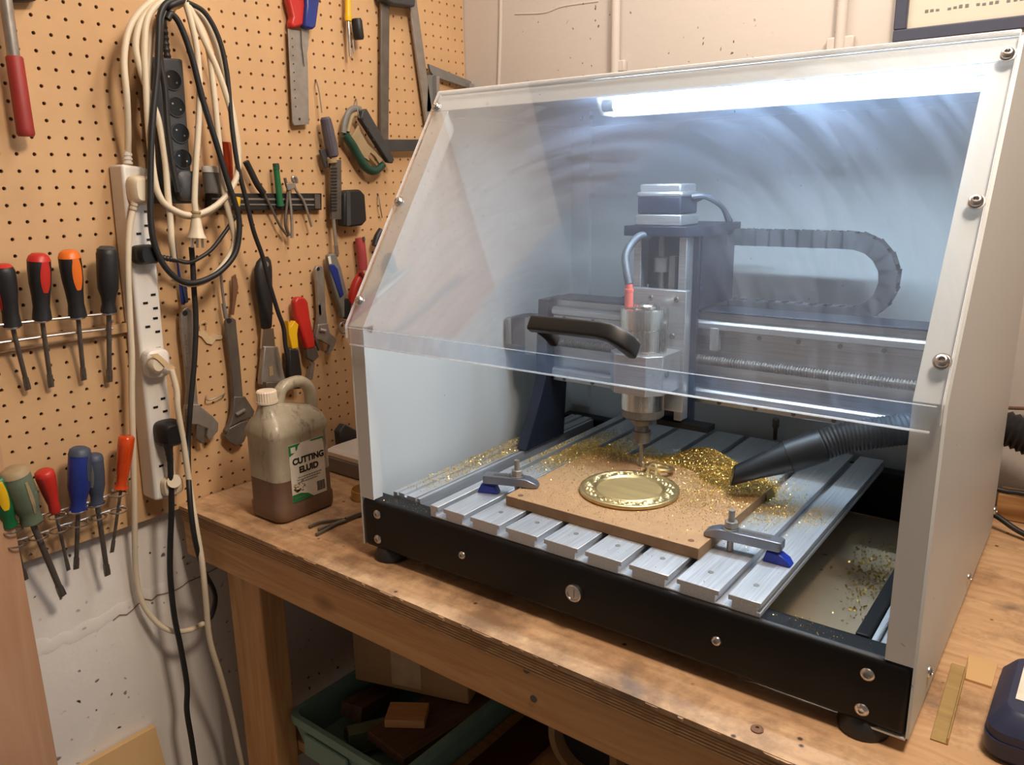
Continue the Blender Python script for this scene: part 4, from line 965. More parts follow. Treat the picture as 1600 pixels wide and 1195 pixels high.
# lower rack
driver('yellow and green screwdriver half hidden by the plywood panel', (-6, 745), (16, 822), (40, 905), 30, .055, .02, ['green'], GC_, .0035, g2, ('yellow', .05, .6, -.1, .5))
driver('grey green screwdriver with a dusty tan cap and long blade, lower rack', (20, 733), (50, 815), (98, 930), 44, .058, .02, ['sage'], GC_, .0050, g2, ('tan', .2, .8, -.5, .14), ('tan', .1))
driver('small red screwdriver with a pocket clip in the lower rack', (68, 735), (87, 800), (107, 890), 29, .05, .02, ['red'], [(0, .7), (.04, .95), (.15, 1), (.5, .8), (.8, .55), (.95, .62), (1, .5)], .0026, g2, ('darkred', .1, .75, .5, .25))
driver('large blue screwdriver with a grey cap in the lower rack', (125, 700), (122, 798), (119, 888), 34, .055, .02, ['blue'], GC_, .0036, g2, ('slate', .05, .5, -1.0, .35), ('slate', .12))
driver('slate blue screwdriver partly behind the large blue one, lower rack', (147, 710), (152, 788), (168, 898), 27, .045, .015, ['slate'], GC_, .0042, g2, ('grey', .15, .6, .5, .35), ('slate', .1))
driver('amber handled screwdriver at the right end of the lower rack', (198, 681), (189, 765), (175, 862), 24, .05, .02, ['amber'], [(0, .8), (.03, 1), (.2, 1.0), (.55, .9), (.75, .72), (.88, .66), (.94, .8), (.97, .9), (1, .6)], .0026, g2)
rk = rails('ring_tool_rack', 'chrome wire rack of rings holding the lower row of screwdrivers', [[W(-10, 832, .034), W(60, 806, .034), W(95, 797, .034), W(130, 787, .034), W(158, 778, .034), W(192, 764, .034)], [W(-10, 856, .034), W(66, 832, .034), W(98, 820, .034), W(128, 812, .034), W(160, 801, .034), W(192, 790, .034)]], .0017)
for q in ((20, 828), (52, 816), (90, 806), (122, 798), (151, 788), (185, 772), (27, 850), (60, 839), (92, 828), (123, 819), (153, 808), (185, 798)):
    c_ = W(q[0], q[1], .048); rr = .0132
    rk.part('ring', MB().tube([c_ + np.array([rr * math.cos(2 * PI * k / 16), rr * math.sin(2 * PI * k / 16), 0]) for k in range(16)], .0015, 6, 2, True), 'chrome')
for q in ((110, 800), (176, 766)): rk.part('wall_stud', MB().cyl(W(q[0], q[1], .001), W(q[0], q[1], .05), .002, 8), 'chrome')

# red handled steel tool, top left
t = Thing('hand_tool', W(30, 100, .02), 'steel rod tool with a long red grip hanging at the top left', 'hand tool')
t.part('shaft', MB().tube([W(2, -60, .028), W(9, 0, .028), W(22, 92, .028)], .0085, 16, 4), 'steel')
t.part('grip', MB().lathe(W(22, 88, .028), W(41, 213, .028), [(0, .0105), (.02, .0118), (.9, .0122), (.97, .0125), (1, .0105)], 20), 'darkred')
single('black_bracket', flat('10,-20 60,-20 48,4 14,4', .003, .02), 'black', W(30, 0, .003), 'dark bracket at the very top edge above the red grip tool', 'bracket', bev=.002)

# pull saw and knife
t = Thing('pull_saw', W(462, 45, .02), 'straight steel pull saw blade with a red plastic handle', 'saw')
t.part('blade', flat('449,45 476,50 480,102 482,194 459,196 456,190', .014, .0022), 'steel', bev=.0003)
t.part('handle', flat('443,-40 466,-40 470,36 464,42 449,46 446,38 449,28 442,0', .008, .018), 'red', bev=.004)
hl = MB()
for k in range(9):
    p = W(456.5 + k * .7, 60 + k * 13.3, .0165); hl.cyl(p, p + np.array([.0004, 0, 0]), .0014, 8)
hl.cyl(W(468, 186, .0163), W(468, 186, .0163) + np.array([.0005, 0, 0]), .0025, 12); t.part('perforation', hl, 'ink')
t = Thing('folding_knife', W(478, 45, .03), 'navy blue handled narrow knife beside the pull saw', 'knife')
t.part('blade', flat('470,44 482,46 481,70 475,104 471,70', .018, .002), 'steel')
t.part('handle', flat('468,-40 492,-40 491,0 485,44 480,48 467,44 470,10', .0165, .018), 'blue', bev=.004)
# yellow bit screwdriver and black tape
t = Thing('bit_screwdriver', W(545, 35, .02), 'yellow handled bit screwdriver hanging on the pegboard', 'screwdriver')
t.part('handle', MB().lathe(W(543, -40, .02), W(544, 33, .02), [(0, .0065), (.8, .0065), (.9, .008), (1, .007)], 12), 'yellow')
t.part('shaft', MB().lathe(W(544, 33, .02), W(547, 88, .02), [(0, .0035), (.25, .0045), (.6, .003), (1, .003)], 12), 'chrome')
t.part('shaft', MB().cyl(W(551, 62, .016), W(553, 84, .016), .0018, 8), 'steel')
single('rubber_sleeve', MB().lathe(W(557, 29, .025), W(561, 62, .025), [(0, .010), (.1, .0125), (.9, .0125), (1, .010)], 14, .8), 'black', W(559, 45, .025), 'short black ribbed sleeve hanging beside the yellow screwdriver', 'sleeve')
# steel frame saw
t = Thing('frame_saw', W(600, 230, .01), 'large steel frame saw of three flat bars hanging beside the enclosure', 'saw')
t.part('bar', flat('593,2 606,4 604,234 592,232', .012, .006), 'dksteel', bev=.0008)
t.part('bar', flat('632,-30 644,-30 676,200 664,200', .012, .006), 'steel', bev=.0008)
t.part('bar', flat('591,218 700,218 700,234 594,237', .0185, .006), 'dkgrey', bev=.0008)
t.part('corner_block', flat('583,-30 636,-30 634,14 600,10 586,2', .008, .03), 'dkgrey', bev=.004)
t.part('rivet', MB().cyl(W(599, 227, .0246), W(599, 227, .0262), .003, 12), 'chrome')
# aluminium bracket
t = Thing('shelf_bracket', W(690, 120, .01), 'grey aluminium angle bracket in the corner above the enclosure', 'bracket')
t.part('plate', flat('667,100 735,128 735,140 676,120 670,112', .012, .006), 'grey', bev=.0008)
t.part('plate', flat('666,117 680,118 679,175 664,175', .012, .006), 'grey', bev=.0008)
t.part('lip', flat('676,119 681,120 681,178 677,178', .0185, .012), 'alux')
t.part('lip', flat('728,131 735,132 734,146 728,146', .0185, .012), 'alux')
# green pad saw
t = Thing('pad_saw', W(570, 170, .01), 'green handled saw grip with a grey frame hanging beside the steel bars', 'saw')
t.part('grip', MB().tube([W(539, 210, .024), W(544, 218, .024), W(551, 228, .024), W(560, 244, .024), W(570, 259, .024), W(579, 266, .024), W(589, 265.5, .024), W(599, 257, .024)], lambda q: .0098 if q < .75 else .0098 - .012 * (q - .75), 14, 6), 'dkgreen')
t.part('frame', MB().tube([W(537, 208, .022), W(538, 196, .022), W(542, 181, .022), W(548, 172, .022), W(556, 169.5, .022), W(563, 171, .022)], .0066, 12, 6, flat=.8), 'grey')
t.part('inner_frame', MB().tube([W(544, 206, .026), W(547, 192, .026), W(551, 181, .026), W(557, 180, .026)], .0046, 10, 6), 'tan')
t.part('blade_bar', flat('557,186 560,174 566,170 594,218 609.5,249.6 607,255.5 601,254', .022, .014), 'dkgrey', bev=.002)
bw_ = MB()
for q in ((566, 186), (575, 202), (584, 218)): bw_.cyl(W(q[0], q[1], .0361), W(q[0], q[1], .0361) + np.array([.0004, 0, 0]), .0032, 10)
t.part('pocket', bw_, 'ink')
t.part('web', flat('546,214 552,206 558,196 561,206 572,225 583.7,236.7 596,250 590,256 583.7,245 576.7,239 573,243.7 575,252 566,246', .022, .006), 'tan', bev=.001)
def hook(label, pts, r=.0014):
    return single('peg_hook', MB().tube(pts, r, 8, 6), 'steel', pts[0], label, 'hook', 'wire peg hooks')
hook('thin bent wire hook above the grey bar clamp handle', [W(494, 126, -.003), W(495, 128, .012), W(499, 145, .016), W(503, 176, .02)])
hook('wire hook carrying the green handled saw', [W(556, 155, -.003), W(557, 156, .014), W(559, 175, .03), W(561, 184, .03)])
hook('short wire hook alone near the sloping enclosure edge', [W(591, 303, -.003), W(592, 306, .01), W(594, 322, .014), W(597, 340, .008)])
hook('brass coloured staple shaped hook between the two large wrenches', [W(322, 616, -.003), W(324, 625, .01), W(336, 622, .014), W(350, 616, .01), W(350, 614, -.003)])
hook('steel hook holding the black and cream cable coil', [W(272, 18, -.003), W(274, 14, .02), W(282, 10, .055), W(288, 0, .06), W(290, -12, .06)], .0022)
# bar clamp
t = Thing('bar_clamp', W(520, 300, .02), 'quick bar clamp with grey handle, notched bar and black jaw', 'clamp')
t.part('handle', MB().lathe(W(508, 183, .03), W(521, 246, .03), [(0, .009), (.05, .0125), (.3, .014), (.7, .015), (.95, .0135), (1, .009)], 14, .8), 'clampgrip', ang=20)
t.part('trigger', flat('497,234 508,232 512,240 506,250 510,262 505,262 500,246', .016, .008), 'dkgrey', bev=.001)
t.part('band', MB().lathe(W(518, 248, .03), W(519, 254, .03), [(0, .0105), (1, .0105)], 16), 'tan')
bar = t.part('bar', flat('513,250 530,250 531,343 515,343', .022, .007), 'dksteel', bev=.0008)
rt = MB()
for k in range(14): rt.add(*(lambda m: (m.v, m.f))(flat('517,%f 526,%f 526,%f 517,%f' % (262 + k * 5, 262 + k * 5, 264.4 + k * 5, 264.4 + k * 5), .0295, .0015)))
t.part('tooth', rt, 'black', bar)
t.part('jaw', flat('527,303 533,297 552,296 560,304 563,344 556,352 540,354 527,353', .016, .022), 'black', bev=.004)
t.part('jaw_plate', flat('540,300 546,300 547,352 541,353', .0385, .003), 'dkgrey')
t.part('rod', MB().cyl(W(521, 342, .026), W(525, 386, .026), .0038, 12), 'steel')
t.part('bar_end', MB().cyl(W(524, 383, .026), W(526, 398, .026), .0055, 14), 'chrome')
# magnetic strip and its tools
mg = Thing('magnetic_tool_strip', W(430, 315, .002), 'black magnetic strip carrying small tools across the pegboard', 'rack')
mg.part('strip', flat('320,302 497,302 497,328 320,328', .002, .012), 'black', bev=.001)
mg.part('bright_line', flat('330,309 494,310 494,313 330,312', .0143, .001), 'steel'); mg.part('bright_line', flat('330,318 494,319 494,321 330,320', .0143, .001), 'steel')
mg.part('end_block', flat('490,303 498,304 499,326 491,326', .0145, .004), 'dksteel')
def tool(name, label, cat, parts):
    base = W(*parts[0][1][0], parts[0][1][1]) if False else None
    first = PX(parts[0][2].split()[0], parts[0][3])[0]
    t = Thing(name, first, label, cat)
    for p in parts:
        kind, nm, s, w, a, mat = p[:6]; kw = p[6] if len(p) > 6 else {}
        if kind == 'f': t.part(nm, flat(s, w, a), mat, bev=kw.get('bev', .0012))
        else: t.part(nm, MB().tube(PX(s, w), a, 10, 6, flat=kw.get('flat', 1.0)), mat)
    return t
tool('long_pliers', 'slim pliers with one long black sleeved handle on the magnetic strip', 'pliers', [
    ('t', 'handle', '384,252 392,268 402,288 412,302', .022, .0062, 'black'), ('t', 'arm', '412,302 424,325 436,350 447,366', .02, .0026, 'dksteel')])
t = Thing('file_handle', W(433, 290, .02), 'green handled small tool upright on the magnetic strip', 'file')
t.part('handle', MB().lathe(W(431, 257, .022), W(438, 322, .022), [(0, .006), (.1, .0065), (.11, .0058), (.85, .0062), (1, .0072)], 12), 'green'); t.part('cap', MB().lathe(W(430.8, 255, .022), W(432, 265, .022), [(0, .005), (.1, .0062), (1, .0066)], 12), 'dkgreen')
tool('diagonal_cutters', 'small steel pliers hanging open on the magnetic strip beside green handle', 'pliers', [
    ('t', 'jaw', '445,278 448,290 451,297', .02, .003, 'dksteel'), ('t', 'arm', '450,294 448,320 446,350 452,368', .022, .003, 'dksteel'), ('t', 'arm', '451,296 454,322 456,350 456,372', .022, .003, 'steel'), ('f', 'joint', '446,286 460,286 460,294 448,298', .024, .004, 'steel')])
tool('hook_pick', 'thin curved steel pick with chrome tip rightmost on the magnetic strip', 'pick', [
    ('t', 'shaft', '458,280 462,296 472,310 478,324 487,354', .02, .0026, 'steel'), ('t', 'tip', '458,284 457,277 462,278 464,286', .022, .0034, 'chrome')])
t = Thing('amber_handled_driver', W(357, 250, .03), 'amber red handled screwdriver behind the cable coil above the magnetic strip', 'screwdriver')
t.part('handle', MB().lathe(W(353, 222, .026), W(358, 298, .026), [(0, .008), (.06, .0095), (.3, .0098), (.75, .0092), (.85, .007), (1, .0075)], 16), 'amber')
t.part('blade', MB().cyl(W(358, 298, .026), W(360, 345, .022), .0028, 10), 'dksteel')
t = Thing('grey_jar', W(335, 290, .01), 'small grey lidded plastic pot behind the cable coil on the magnetic strip', 'pot')
t.part('pot', MB().lathe(W(334, 302, .036), W(332, 270, .036), [(0, .016), (.1, .0175), (1, .0175)], 20), 'grey'); t.part('lid', MB().lathe(W(332, 270, .036), W(331.5, 260, .036), [(0, .0185), (.8, .0185), (1, .017)], 20), 'white')
tool('yellow_tester', 'small yellow handled tester hanging below the amber handle', 'tester', [('t', 'handle', '371,308 370,322', .02, .006, 'yellow'), ('t', 'blade', '370,322 367,338', .02, .002, 'chrome')])
# lower tools right of the power strip
def wrench(label, s_handle, s_head, s_jaw, w, hole, worm, ring_mat='steel', emb=None):
    first = PX(s_handle.split()[0], w)[0]
    t = Thing('adjustable_wrench', first, label, 'wrench')
    h = t.part('handle', flat(s_handle, w, .009), ring_mat, bev=.002)
    t.part('head', flat(s_head, w - .001, .012), ring_mat, bev=.002)
    t.part('movable_jaw', flat(s_jaw, w + .002, .008), 'dksteel', bev=.0015)
    p = W(*hole[:2], w + .0092); t.part('hang_hole', MB().lathe(p, p + np.array([.0006, 0, 0]), [(0, hole[2]), (1, hole[2]), (1, hole[2] * .8)], 16), 'ink')
    a, b = W(*worm[:2], w + .014), W(*worm[2:], w + .014); t.part('worm_screw', MB().tube([a, b], .0042, 12, 1, rib=(.0016, .75)), 'steel', ang=20)
    if emb:
        e = MB()
        for k in range(7):
            x0 = emb[0] + (emb[2] - emb[0]) * k / 7; y0 = emb[1] + (emb[3] - emb[1]) * k / 7
            e.add(*(lambda m: (m.v, m.f))(flat('%f,%f %f,%f %f,%f %f,%f' % (x0 - 2, y0, x0 + 2, y0 - 1, x0 + 2, y0 + 4 + 2 * (k % 2), x0 - 1, y0 + 5), w + .0092, .0006)))
        t.part('embossed_marks', e, 'chrome', h)
    return t
wrench('large adjustable wrench hanging under a blue strap beside the power strip', '278.7,491 282.5,481.5 289,478.6 297,484 300,518 302.7,593 306,634 287,634 289,608 285.4,566 279.6,518', '287,630 306,630 308.5,633.6 327.8,649 336.4,659.5 335.5,672 322,687 318,680 320,668 308,664 304.7,662 295,661.5 284.4,658.6 284.4,639', '304.7,661 317,664 316,684 318,690 312,692 302.7,684', .014, (289, 489, .005), (295, 637, 294, 650), 'steel', (290, 522, 294, 566))
wrench('large adjustable wrench with bright jaw hanging beside the cutting fluid jug', '349,502 352,497 358.6,495 365,499 366,514 371,560 376,620 360.5,620 357,570 350,520', '360.5,618 378,618 393,641 390,650 372,656 354.7,666 349,676 347,672 354.7,660 358.6,643', '354,668 372,659 388,654 385.5,670 378,689 366,696 356.7,691 349,682', .014, (358, 501, .005), (369, 648, 383, 640), 'dksteel')
tool('blue_strap', 'faded blue ribbon hanging above the first large wrench', 'strap', [('f', 'ribbon', '271,360 276,400 283,440 292,450 288,476 283,476 277,430', .012, .003, 'blue'), ('f', 'ribbon', '283,440 292,452 294,472 289,474', .016, .002, 'slate')])
tool('hanging_rod', 'thin steel rod hanging above the second large wrench', 'rod', [('t', 'rod', '344,410 346,440 350,474 353,498', .02, .0026, 'steel'), ('t', 'sleeve', '349,474 353,497', .02, .0038, 'grey')])
tool('leather_strap', 'small curled brown leather strap beside the thin steel rod', 'strap', [('f', 'strap', '361,432 367,428 371,448 366,478 364,492 359,491 362,470 362,450', .012, .004, 'leather')])
t = Thing('wood_scraper', W(415, 400, .02), 'black handled steel scraper hanging behind the jug cap', 'scraper')
t.part('handle', MB().loft([[W(q[0], q[1], .022) + np.array([.011 * math.sin(a) * q[3], (metric(q[2], W(q[0], q[1], .02)) / 2) / .80 * math.cos(a), 0]) for a in np.linspace(0, 2 * PI, 17)[:-1]] for q in ((413, 401, 10, .5), (412, 408, 20, .8), (411, 420, 25, 1), (412, 450, 24, 1), (415, 485, 19, .9), (416, 511, 15, .8), (416.5, 513, 12, .6))]), 'black', ang=60)
p = W(416, 413, .033); t.part('hang_hole', MB().lathe(p, p + np.array([.001, 0, 0]), [(0, .0055), (1, .0055), (1, .0045)], 16), 'grey')
t.part('neck', flat('408,512 425,512 428,545 406,545', .018, .006), 'chrome', bev=.001)
t.part('body', flat('407,540 428,540 440,592 438,600 402,600 402,590', .014, .014), 'steel', bev=.002)
t.part('slot', flat('420,574 425,571 427,586 421,588', .0285, .001), 'tan')
t.part('blade_holder', flat('404,594 438,593 440,604 412,608 404,604', .014, .026), 'dksteel', bev=.002)
tool('black_pliers', 'yellow and black handled pliers with handle up behind the jug', 'pliers', [
    ('f', 'handle', '444,500 448,510 454,500 460,506 458,520 460,542 450,544 445,520', .016, .014, 'yellow'), ('f', 'grip', '443,542 459,544 464,580 464,606 446,606 444,580', .014, .018, 'black', dict(bev=.004))])
t = tool('red_pliers', 'red sleeved pliers hanging between yellow pliers and the small wrench', 'pliers', [
    ('f', 'grip', '453,470 458,463 468,463 474,470 478,498 485,530 486,542 472,545 466,522 455,490', .014, .016, 'red', dict(bev=.004)), ('f', 'jaw', '473,544 488,540 492,556 484,564 474,558', .014, .014, 'dksteel'), ('f', 'jaw', '478,560 488,566 484,592 477,592 482,570', .014, .010, 'steel')])
wrench('small adjustable wrench hanging upright right of the red pliers', '488.5,421 491,415.6 497,414 502,418.5 503.4,437 505,481 508,508 492,508 493.5,489.6 491,447', '491.5,506 507.7,504 508.4,511 510.5,519.5 520,526.6 520.5,531 515.5,545 507.7,553.6 511,539 500.6,533.7 495.6,530 488.5,530 487.8,523.7 491,511', '488.5,529 496,532 496,537 497,543.6 495,548', .014, (497, 420, .0042), (500, 515, 508, 517), 'steel', (499, 475, 500, 490))
tool('blue_handled_wrench', 'spanner with a blue and grey grip partly hidden by the enclosure edge', 'wrench', [
    ('f', 'grip', '507,398.5 511,396 518,396 521,403 527,418.5 531,435.5 537,460 532.6,467 533,495 528,497 527,482.5 518,458 508.4,418.5', .014, .014, 'grey', dict(bev=.003)), ('f', 'inlay', '513,414 521,413 527,420 536.5,460 531,465 522.6,440', .0282, .002, 'blue'), ('f', 'neck', '533,467 538,465 544,474 541,489.6 537,498 533.5,496', .016, .012, 'black'),
    ('f', 'hang_slot', '512,401 516,400 518,412 514,413', .0282, .0008, 'paper'), ('t', 'ring', '538,502 532,506 531,514 536,520 542,514 540,504 538,502', .02, .003, 'steel')])
tool('pink_spray_handle', 'faded pink red handled tool beside the sloping enclosure edge', 'hand tool', [
    ('t', 'grip', '562,372 564,388 566,405 567,422', .02, .0105, 'pinkred'), ('t', 'hook', '568,370 569,376', .032, .003, 'dksteel')])
tool('red_tin_snips', 'red handled snips tucked low behind the sloping enclosure edge', 'snips', [('t', 'handle', '566,428 558,440 552,458 550,476', .02, .0095, 'red'), ('t', 'joint', '563,424 568,432', .03, .005, 'darkred')])
tool('black_knob_tool', 'small black tool peeking over the sloping enclosure edge', 'hand tool', [('t', 'body', '596,360 590,370 586,384', .022, .008, 'black')])
t = Thing('dried_tape_scrap', W(325, 522, .002), 'crumpled scrap of old masking tape stuck to the pegboard', 'scrap')
t.part('scrap', flat('302,520 312,515 320,516 326,526 334,522 350,524 344,530 336,530 330,538 322,536 314,526', .001, .003), 'tape'); t.part('curl', MB().tube(PX('313,514 314,506 319,502 324,506 323,514', .008), .0014, 6, 4), 'tape')

# ------------------------------------------------------------------ power strips and cables
# long white strip
c0, c1, c2, c3 = W(190, 256, .046), W(232, 262, .046), W(279, 776, .046), W(243, 783, .046)
def onS(u, v, w=.0): return c0 * (1 - u) * (1 - v) + c1 * u * (1 - v) + c2 * u * v + c3 * (1 - u) * v + np.array([w, 0, 0])
ps = Thing('power_strip', (c2 + c3) / 2 - np.array([.046, 0, 0]), 'long white multiway power strip screwed upright to the pegboard', 'power strip')
bd = MB().prism([c0, c1, c2, c3], (-.045, 0, 0)); pb = ps.part('strip_body', bd, 'white', bev=.005, seg=3)
ps.part('cable_gland', MB().lathe(W(200, 256, .03), W(199, 235, .03), [(0, .0075), (.15, .0075), (.16, .006), (.3, .006), (.31, .0074), (.45, .0074), (.46, .006), (.6, .006), (.61, .0072), (.8, .0072), (.81, .005), (1, .005)], 14), 'white', pb)
for k, v in enumerate((.105, .185, .265, .385, .455, .545, .625, .70, .80, .885, .965)):
    if v in (.265, .625, .80, .965): continue
    s_ = MB()
    for u, dv, hor in ((.38, .005, 0), (.72, -.02, 0), (.76, .02, 0)):
        p = onS(u, v + dv - .0, .0004); s_.box(p[0], p[0] + .0006, p[1] - .0042, p[1] + .0042, p[2] - .0019, p[2] + .0019)
    ps.part('socket_slots', s_, 'recess', pb)
def onpx(px, py, w=.05): return W(px, py, w)
# plugs on the strip
def plug(label, c, sx, sz, h, mat, cat='plug', name='power_plug', exitdir=None):
    c = np.array(c); t = Thing(name, c, label, cat)
    secs = []
    for k, (w_, s_) in enumerate(((0, .96), (h * .25, 1), (h * .8, .92), (h, .7))):
        secs.append([(c[0] + w_, c[1] + sx * s_ * (abs(math.cos(a)) ** .55) * np.sign(math.cos(a)), c[2] + sz * s_ * (abs(math.sin(a)) ** .55) * np.sign(math.sin(a))) for a in np.linspace(0, 2 * PI, 25)[:-1]])
    t.part('plug_body', MB().loft(secs), mat, ang=40)
    return t
t = plug('white mains plug at the top of the long power strip', W(214, 297, .0465), .0185, .024, .026, 'cream')
t.part('cord_grip', MB().lathe(W(211, 316, .06), W(207, 330, .055), [(0, .006), (.3, .006), (.31, .0048), (.5, .0048), (.51, .0058), (.75, .0058), (.76, .0045), (1, .004)], 12), 'cream')
t = plug('black mains plug lying sideways on the long power strip', W(222, 397, .0465), .021, .0165, .03, 'blackgloss')
t.part('cord_grip', MB().tube([W(243, 400, .062), W(262, 404, .058), W(275, 406, .052)], .0052, 12, 5, rib=(.003, .7)), 'black')
t = plug('square white plug adaptor on the middle of the long power strip', W(240, 566, .0465), .022, .026, .022, 'white', 'adaptor', 'plug_adaptor')
t.part('rear_plug', MB().loft([[(.0686 + dx, W(243, 568, .07)[1] + .014 * s * math.cos(a), W(243, 568, .07)[2] + .017 * s * math.sin(a)) for a in np.linspace(0, 2 * PI, 17)[:-1]] for dx, s in ((0, 1), (.008, .95), (.012, .7))]), 'cream')
t.part('torn_tape', flat('233,554 246,552 262,566 274,574 268,580 256,572 246,562', .082, .0012), 'tape', bev=0)
t = plug('large black mains plug near the bottom of the long power strip', W(258, 674, .0465), .0225, .0235, .036, 'blackgloss')
t.part('cord_grip', MB().lathe(W(262, 690, .072), W(266, 722, .066), [(0, .010), (.3, .0075), (.5, .0062), (.6, .0066), (.7, .0055), (.85, .006), (1, .005)], 14), 'black')
t.part('white_base', MB().cyl(W(253, 672, .0463), W(253, 672, .0475), .026, 24), 'white')
t = plug('round cream night light plug at the foot of the power strip', W(266, 757, .0465), .019, .018, .016, 'cream', 'plug', 'power_plug')
t.part('disc', MB().cyl(W(272, 752, .063), W(272, 752, .071), .0115, 22), 'cream')
# black four way strip hanging in the coil
q0, q1, q2, q3 = W(236, 88, .05), W(286, 92, .05), W(303, 318, .05), W(254, 318, .05)
def onB(u, v, w=0.): return q0 * (1 - u) * (1 - v) + q1 * u * (1 - v) + q2 * u * v + q3 * (1 - u) * v + np.array([w, 0, 0])
bs_ = Thing('black_socket_strip', onB(.5, .5), 'black four way round socket strip hanging inside the cable coil', 'power strip')
bb = bs_.part('strip_body', MB().prism([q0, q1, q2, q3], (-.04, 0, 0)), 'dkgrey', bev=.004)
for i, (px, py) in enumerate(((269, 125), (275, 167), (281, 208), (285, 248))):
    c = W(px, py, .0505); r = .0155
    so = bs_.part('socket', MB().lathe(c, c + np.array([.002, 0, 0]), [(0, r + .002), (1, r + .0012), (1, r), (.3, r * .98)], 28, side=(0, 0, 1)), 'dkgrey', bb)
    pi_ = MB().cyl(c, c + np.array([.0008, 0, 0]), r * .97, 28); bs_.part('socket_well', pi_, 'recess', bb)
    pn = MB()
    for dy, dz in ((-.006, .005), (.0075, -.004)): pn.cyl(c + np.array([.0008, dy, dz]), c + np.array([.0014, dy, dz]), .0016, 8)
    bs_.part('contact', pn, 'chrome', bb)
bs_.part('cord_grip', MB().tube([W(262, 92, .035), W(259, 70, .035), W(256, 42, .035)], .0065, 12, 5, rib=(.004, .75)), 'black')
t = plug('dark grey plug pushed into the bottom of the black socket strip', W(287, 290, .0512), .021, .026, .02, 'dkgrey')
# cream extension lead coil
cr_ = .0052
cl = Thing('extension_lead', W(290, 5, .06), 'cream extension lead coiled over a hook with a rubber plug', 'cable')
def crd(s, w, r=cr_, mat='cream', nm='cord'):
    pts = []
    for q in s.split():
        v = list(map(float, q.split(','))); pts.append(W(v[0], v[1], v[2] if len(v) > 2 else w))
    return cl.part(nm, MB().tube(pts, r, 10, 8), mat)
crd('200,238,.03 200,200,.045 198,150,.06 194,90 204,40 232,6 262,-6 290,2', .06)
crd('290,2 250,4 222,30 212,70 220,110 234,150 248,190 258,250 262,300 266,340 268,375 271,405,.052', .066)
crd('290,2 258,0 232,26 226,70 228,130 232,200 240,270 246,300 262,322 296,336 330,326 358,300 372,266 370,220 360,170 340,110 318,60 300,20 290,2', .072)
crd('290,4 262,14 240,44 233,90 230,150 236,220 240,270 252,310 284,336 320,334 350,312 366,284', .058)
crd('290,4 300,40 308,80 312,140 310,200 306,260 304,310 306,334', .076)
crd('290,4 312,40 326,80 334,140 340,200 346,260 352,310 362,350 366,380 352,410 326,436 296,444 268,434', .066)
crd('292,4 318,30 336,70 350,120 360,160 368,200 373,240 370,280', .056)
crd('207,330,.055 202,360,.055 200,420,.055 203,500,.05 206,560,.045 206,620,.04 208,700,.035 210,800,.02 212,890,.0 222,940,.0 245,972,.01 270,986,.03 296,984,.05 318,974,.05', .05)
crd('268,578,.082 276,610,.085 278,640,.085 288,700,.08 298,770,.08 306,820,.09 316,880,.10 322,940,.10 328,1000,.09 346,1060,.08 362,1120,.07 374,1175,.07 390,1240,.07', .08, .0052)
pg = cl.part('plug', MB().lathe(W(306, 333, .076), W(307, 372, .076), [(0, .007), (.12, .007), (.13, .0085), (.2, .0085), (.3, .010), (.55, .012), (.85, .0155), (.95, .0185), (1, .019)], 24, .8), 'cream', ang=40)
cl.part('cord_grip', MB().lathe(W(306, 330, .076), W(306, 340, .076), [(0, .0085), (.3, .0085), (.35, .0072), (.6, .0072), (.65, .0088), (1, .0088)], 16), 'tan', pg)
pn = MB()
for px in (300, 308, 316): pn.cyl(W(px, 372, .076), W(px + .6, 387, .076), .0022, 8)
cl.part('pin', pn, 'chrome', pg)
# black leads
bl = Thing('black_extension_lead', W(290, 2, .06), 'black lead looped over the hook and hanging in a long loop', 'cable')
def crb(s, w, r=.0051):
    pts = []
    for q in s.split():
        v = list(map(float, q.split(','))); pts.append(W(v[0], v[1], v[2] if len(v) > 2 else w))
    return bl.part('cord', MB().tube(pts, r, 10, 8), 'black')
crb('256,42,.035 256,26,.05 264,10 286,0 262,4 250,24 248,60 246,110 240,170 236,230 235,300 236,350 244,390 262,422 286,440 312,440 344,424 368,394 374,352 368,320 358,290 340,230 318,160 300,90 282,40 268,22 262,30', .082)
crb('262,10 252,40 250,90 258,140 262,200 270,260 278,300', .074)
crb('290,2 320,20 342,60 354,110 360,170 364,210 372,262 384,310 396,360 410,400 420,440 434,486 443,512 446,540 450,562', .074, .0042)
crb('275,406,.052 292,410 306,406 330,390 352,362 368,338', .06, .0036)
t = cable('black_flex', [W(299, 386, .05), W(301, 410, .05), W(303, 450, .05), W(306, 500, .05), W(304, 560, .05), W(297, 640, .05), W(294, 700, .05), W(296, 770, .09), W(304, 840, .10), W(318, 890, .085), W(333, 920, .06), W(336, 940, .05), W(330, 962, .05), W(318, 974, .05)], .0048, 'black', 'dark flex dropping from the coil past the bench corner to a loop')
t = cable('black_flex', [W(266, 720, .066), W(268, 790, .06), W(266, 850, .05), W(266, 900, .045), W(272, 960, .045), W(282, 1010, .045), W(292, 1070, .045), (W(292, 1110, .045)), W(300, 1160, .045), W(312, 1240, .045)], .0052, 'black', 'black flex hanging straight down from the large black plug')

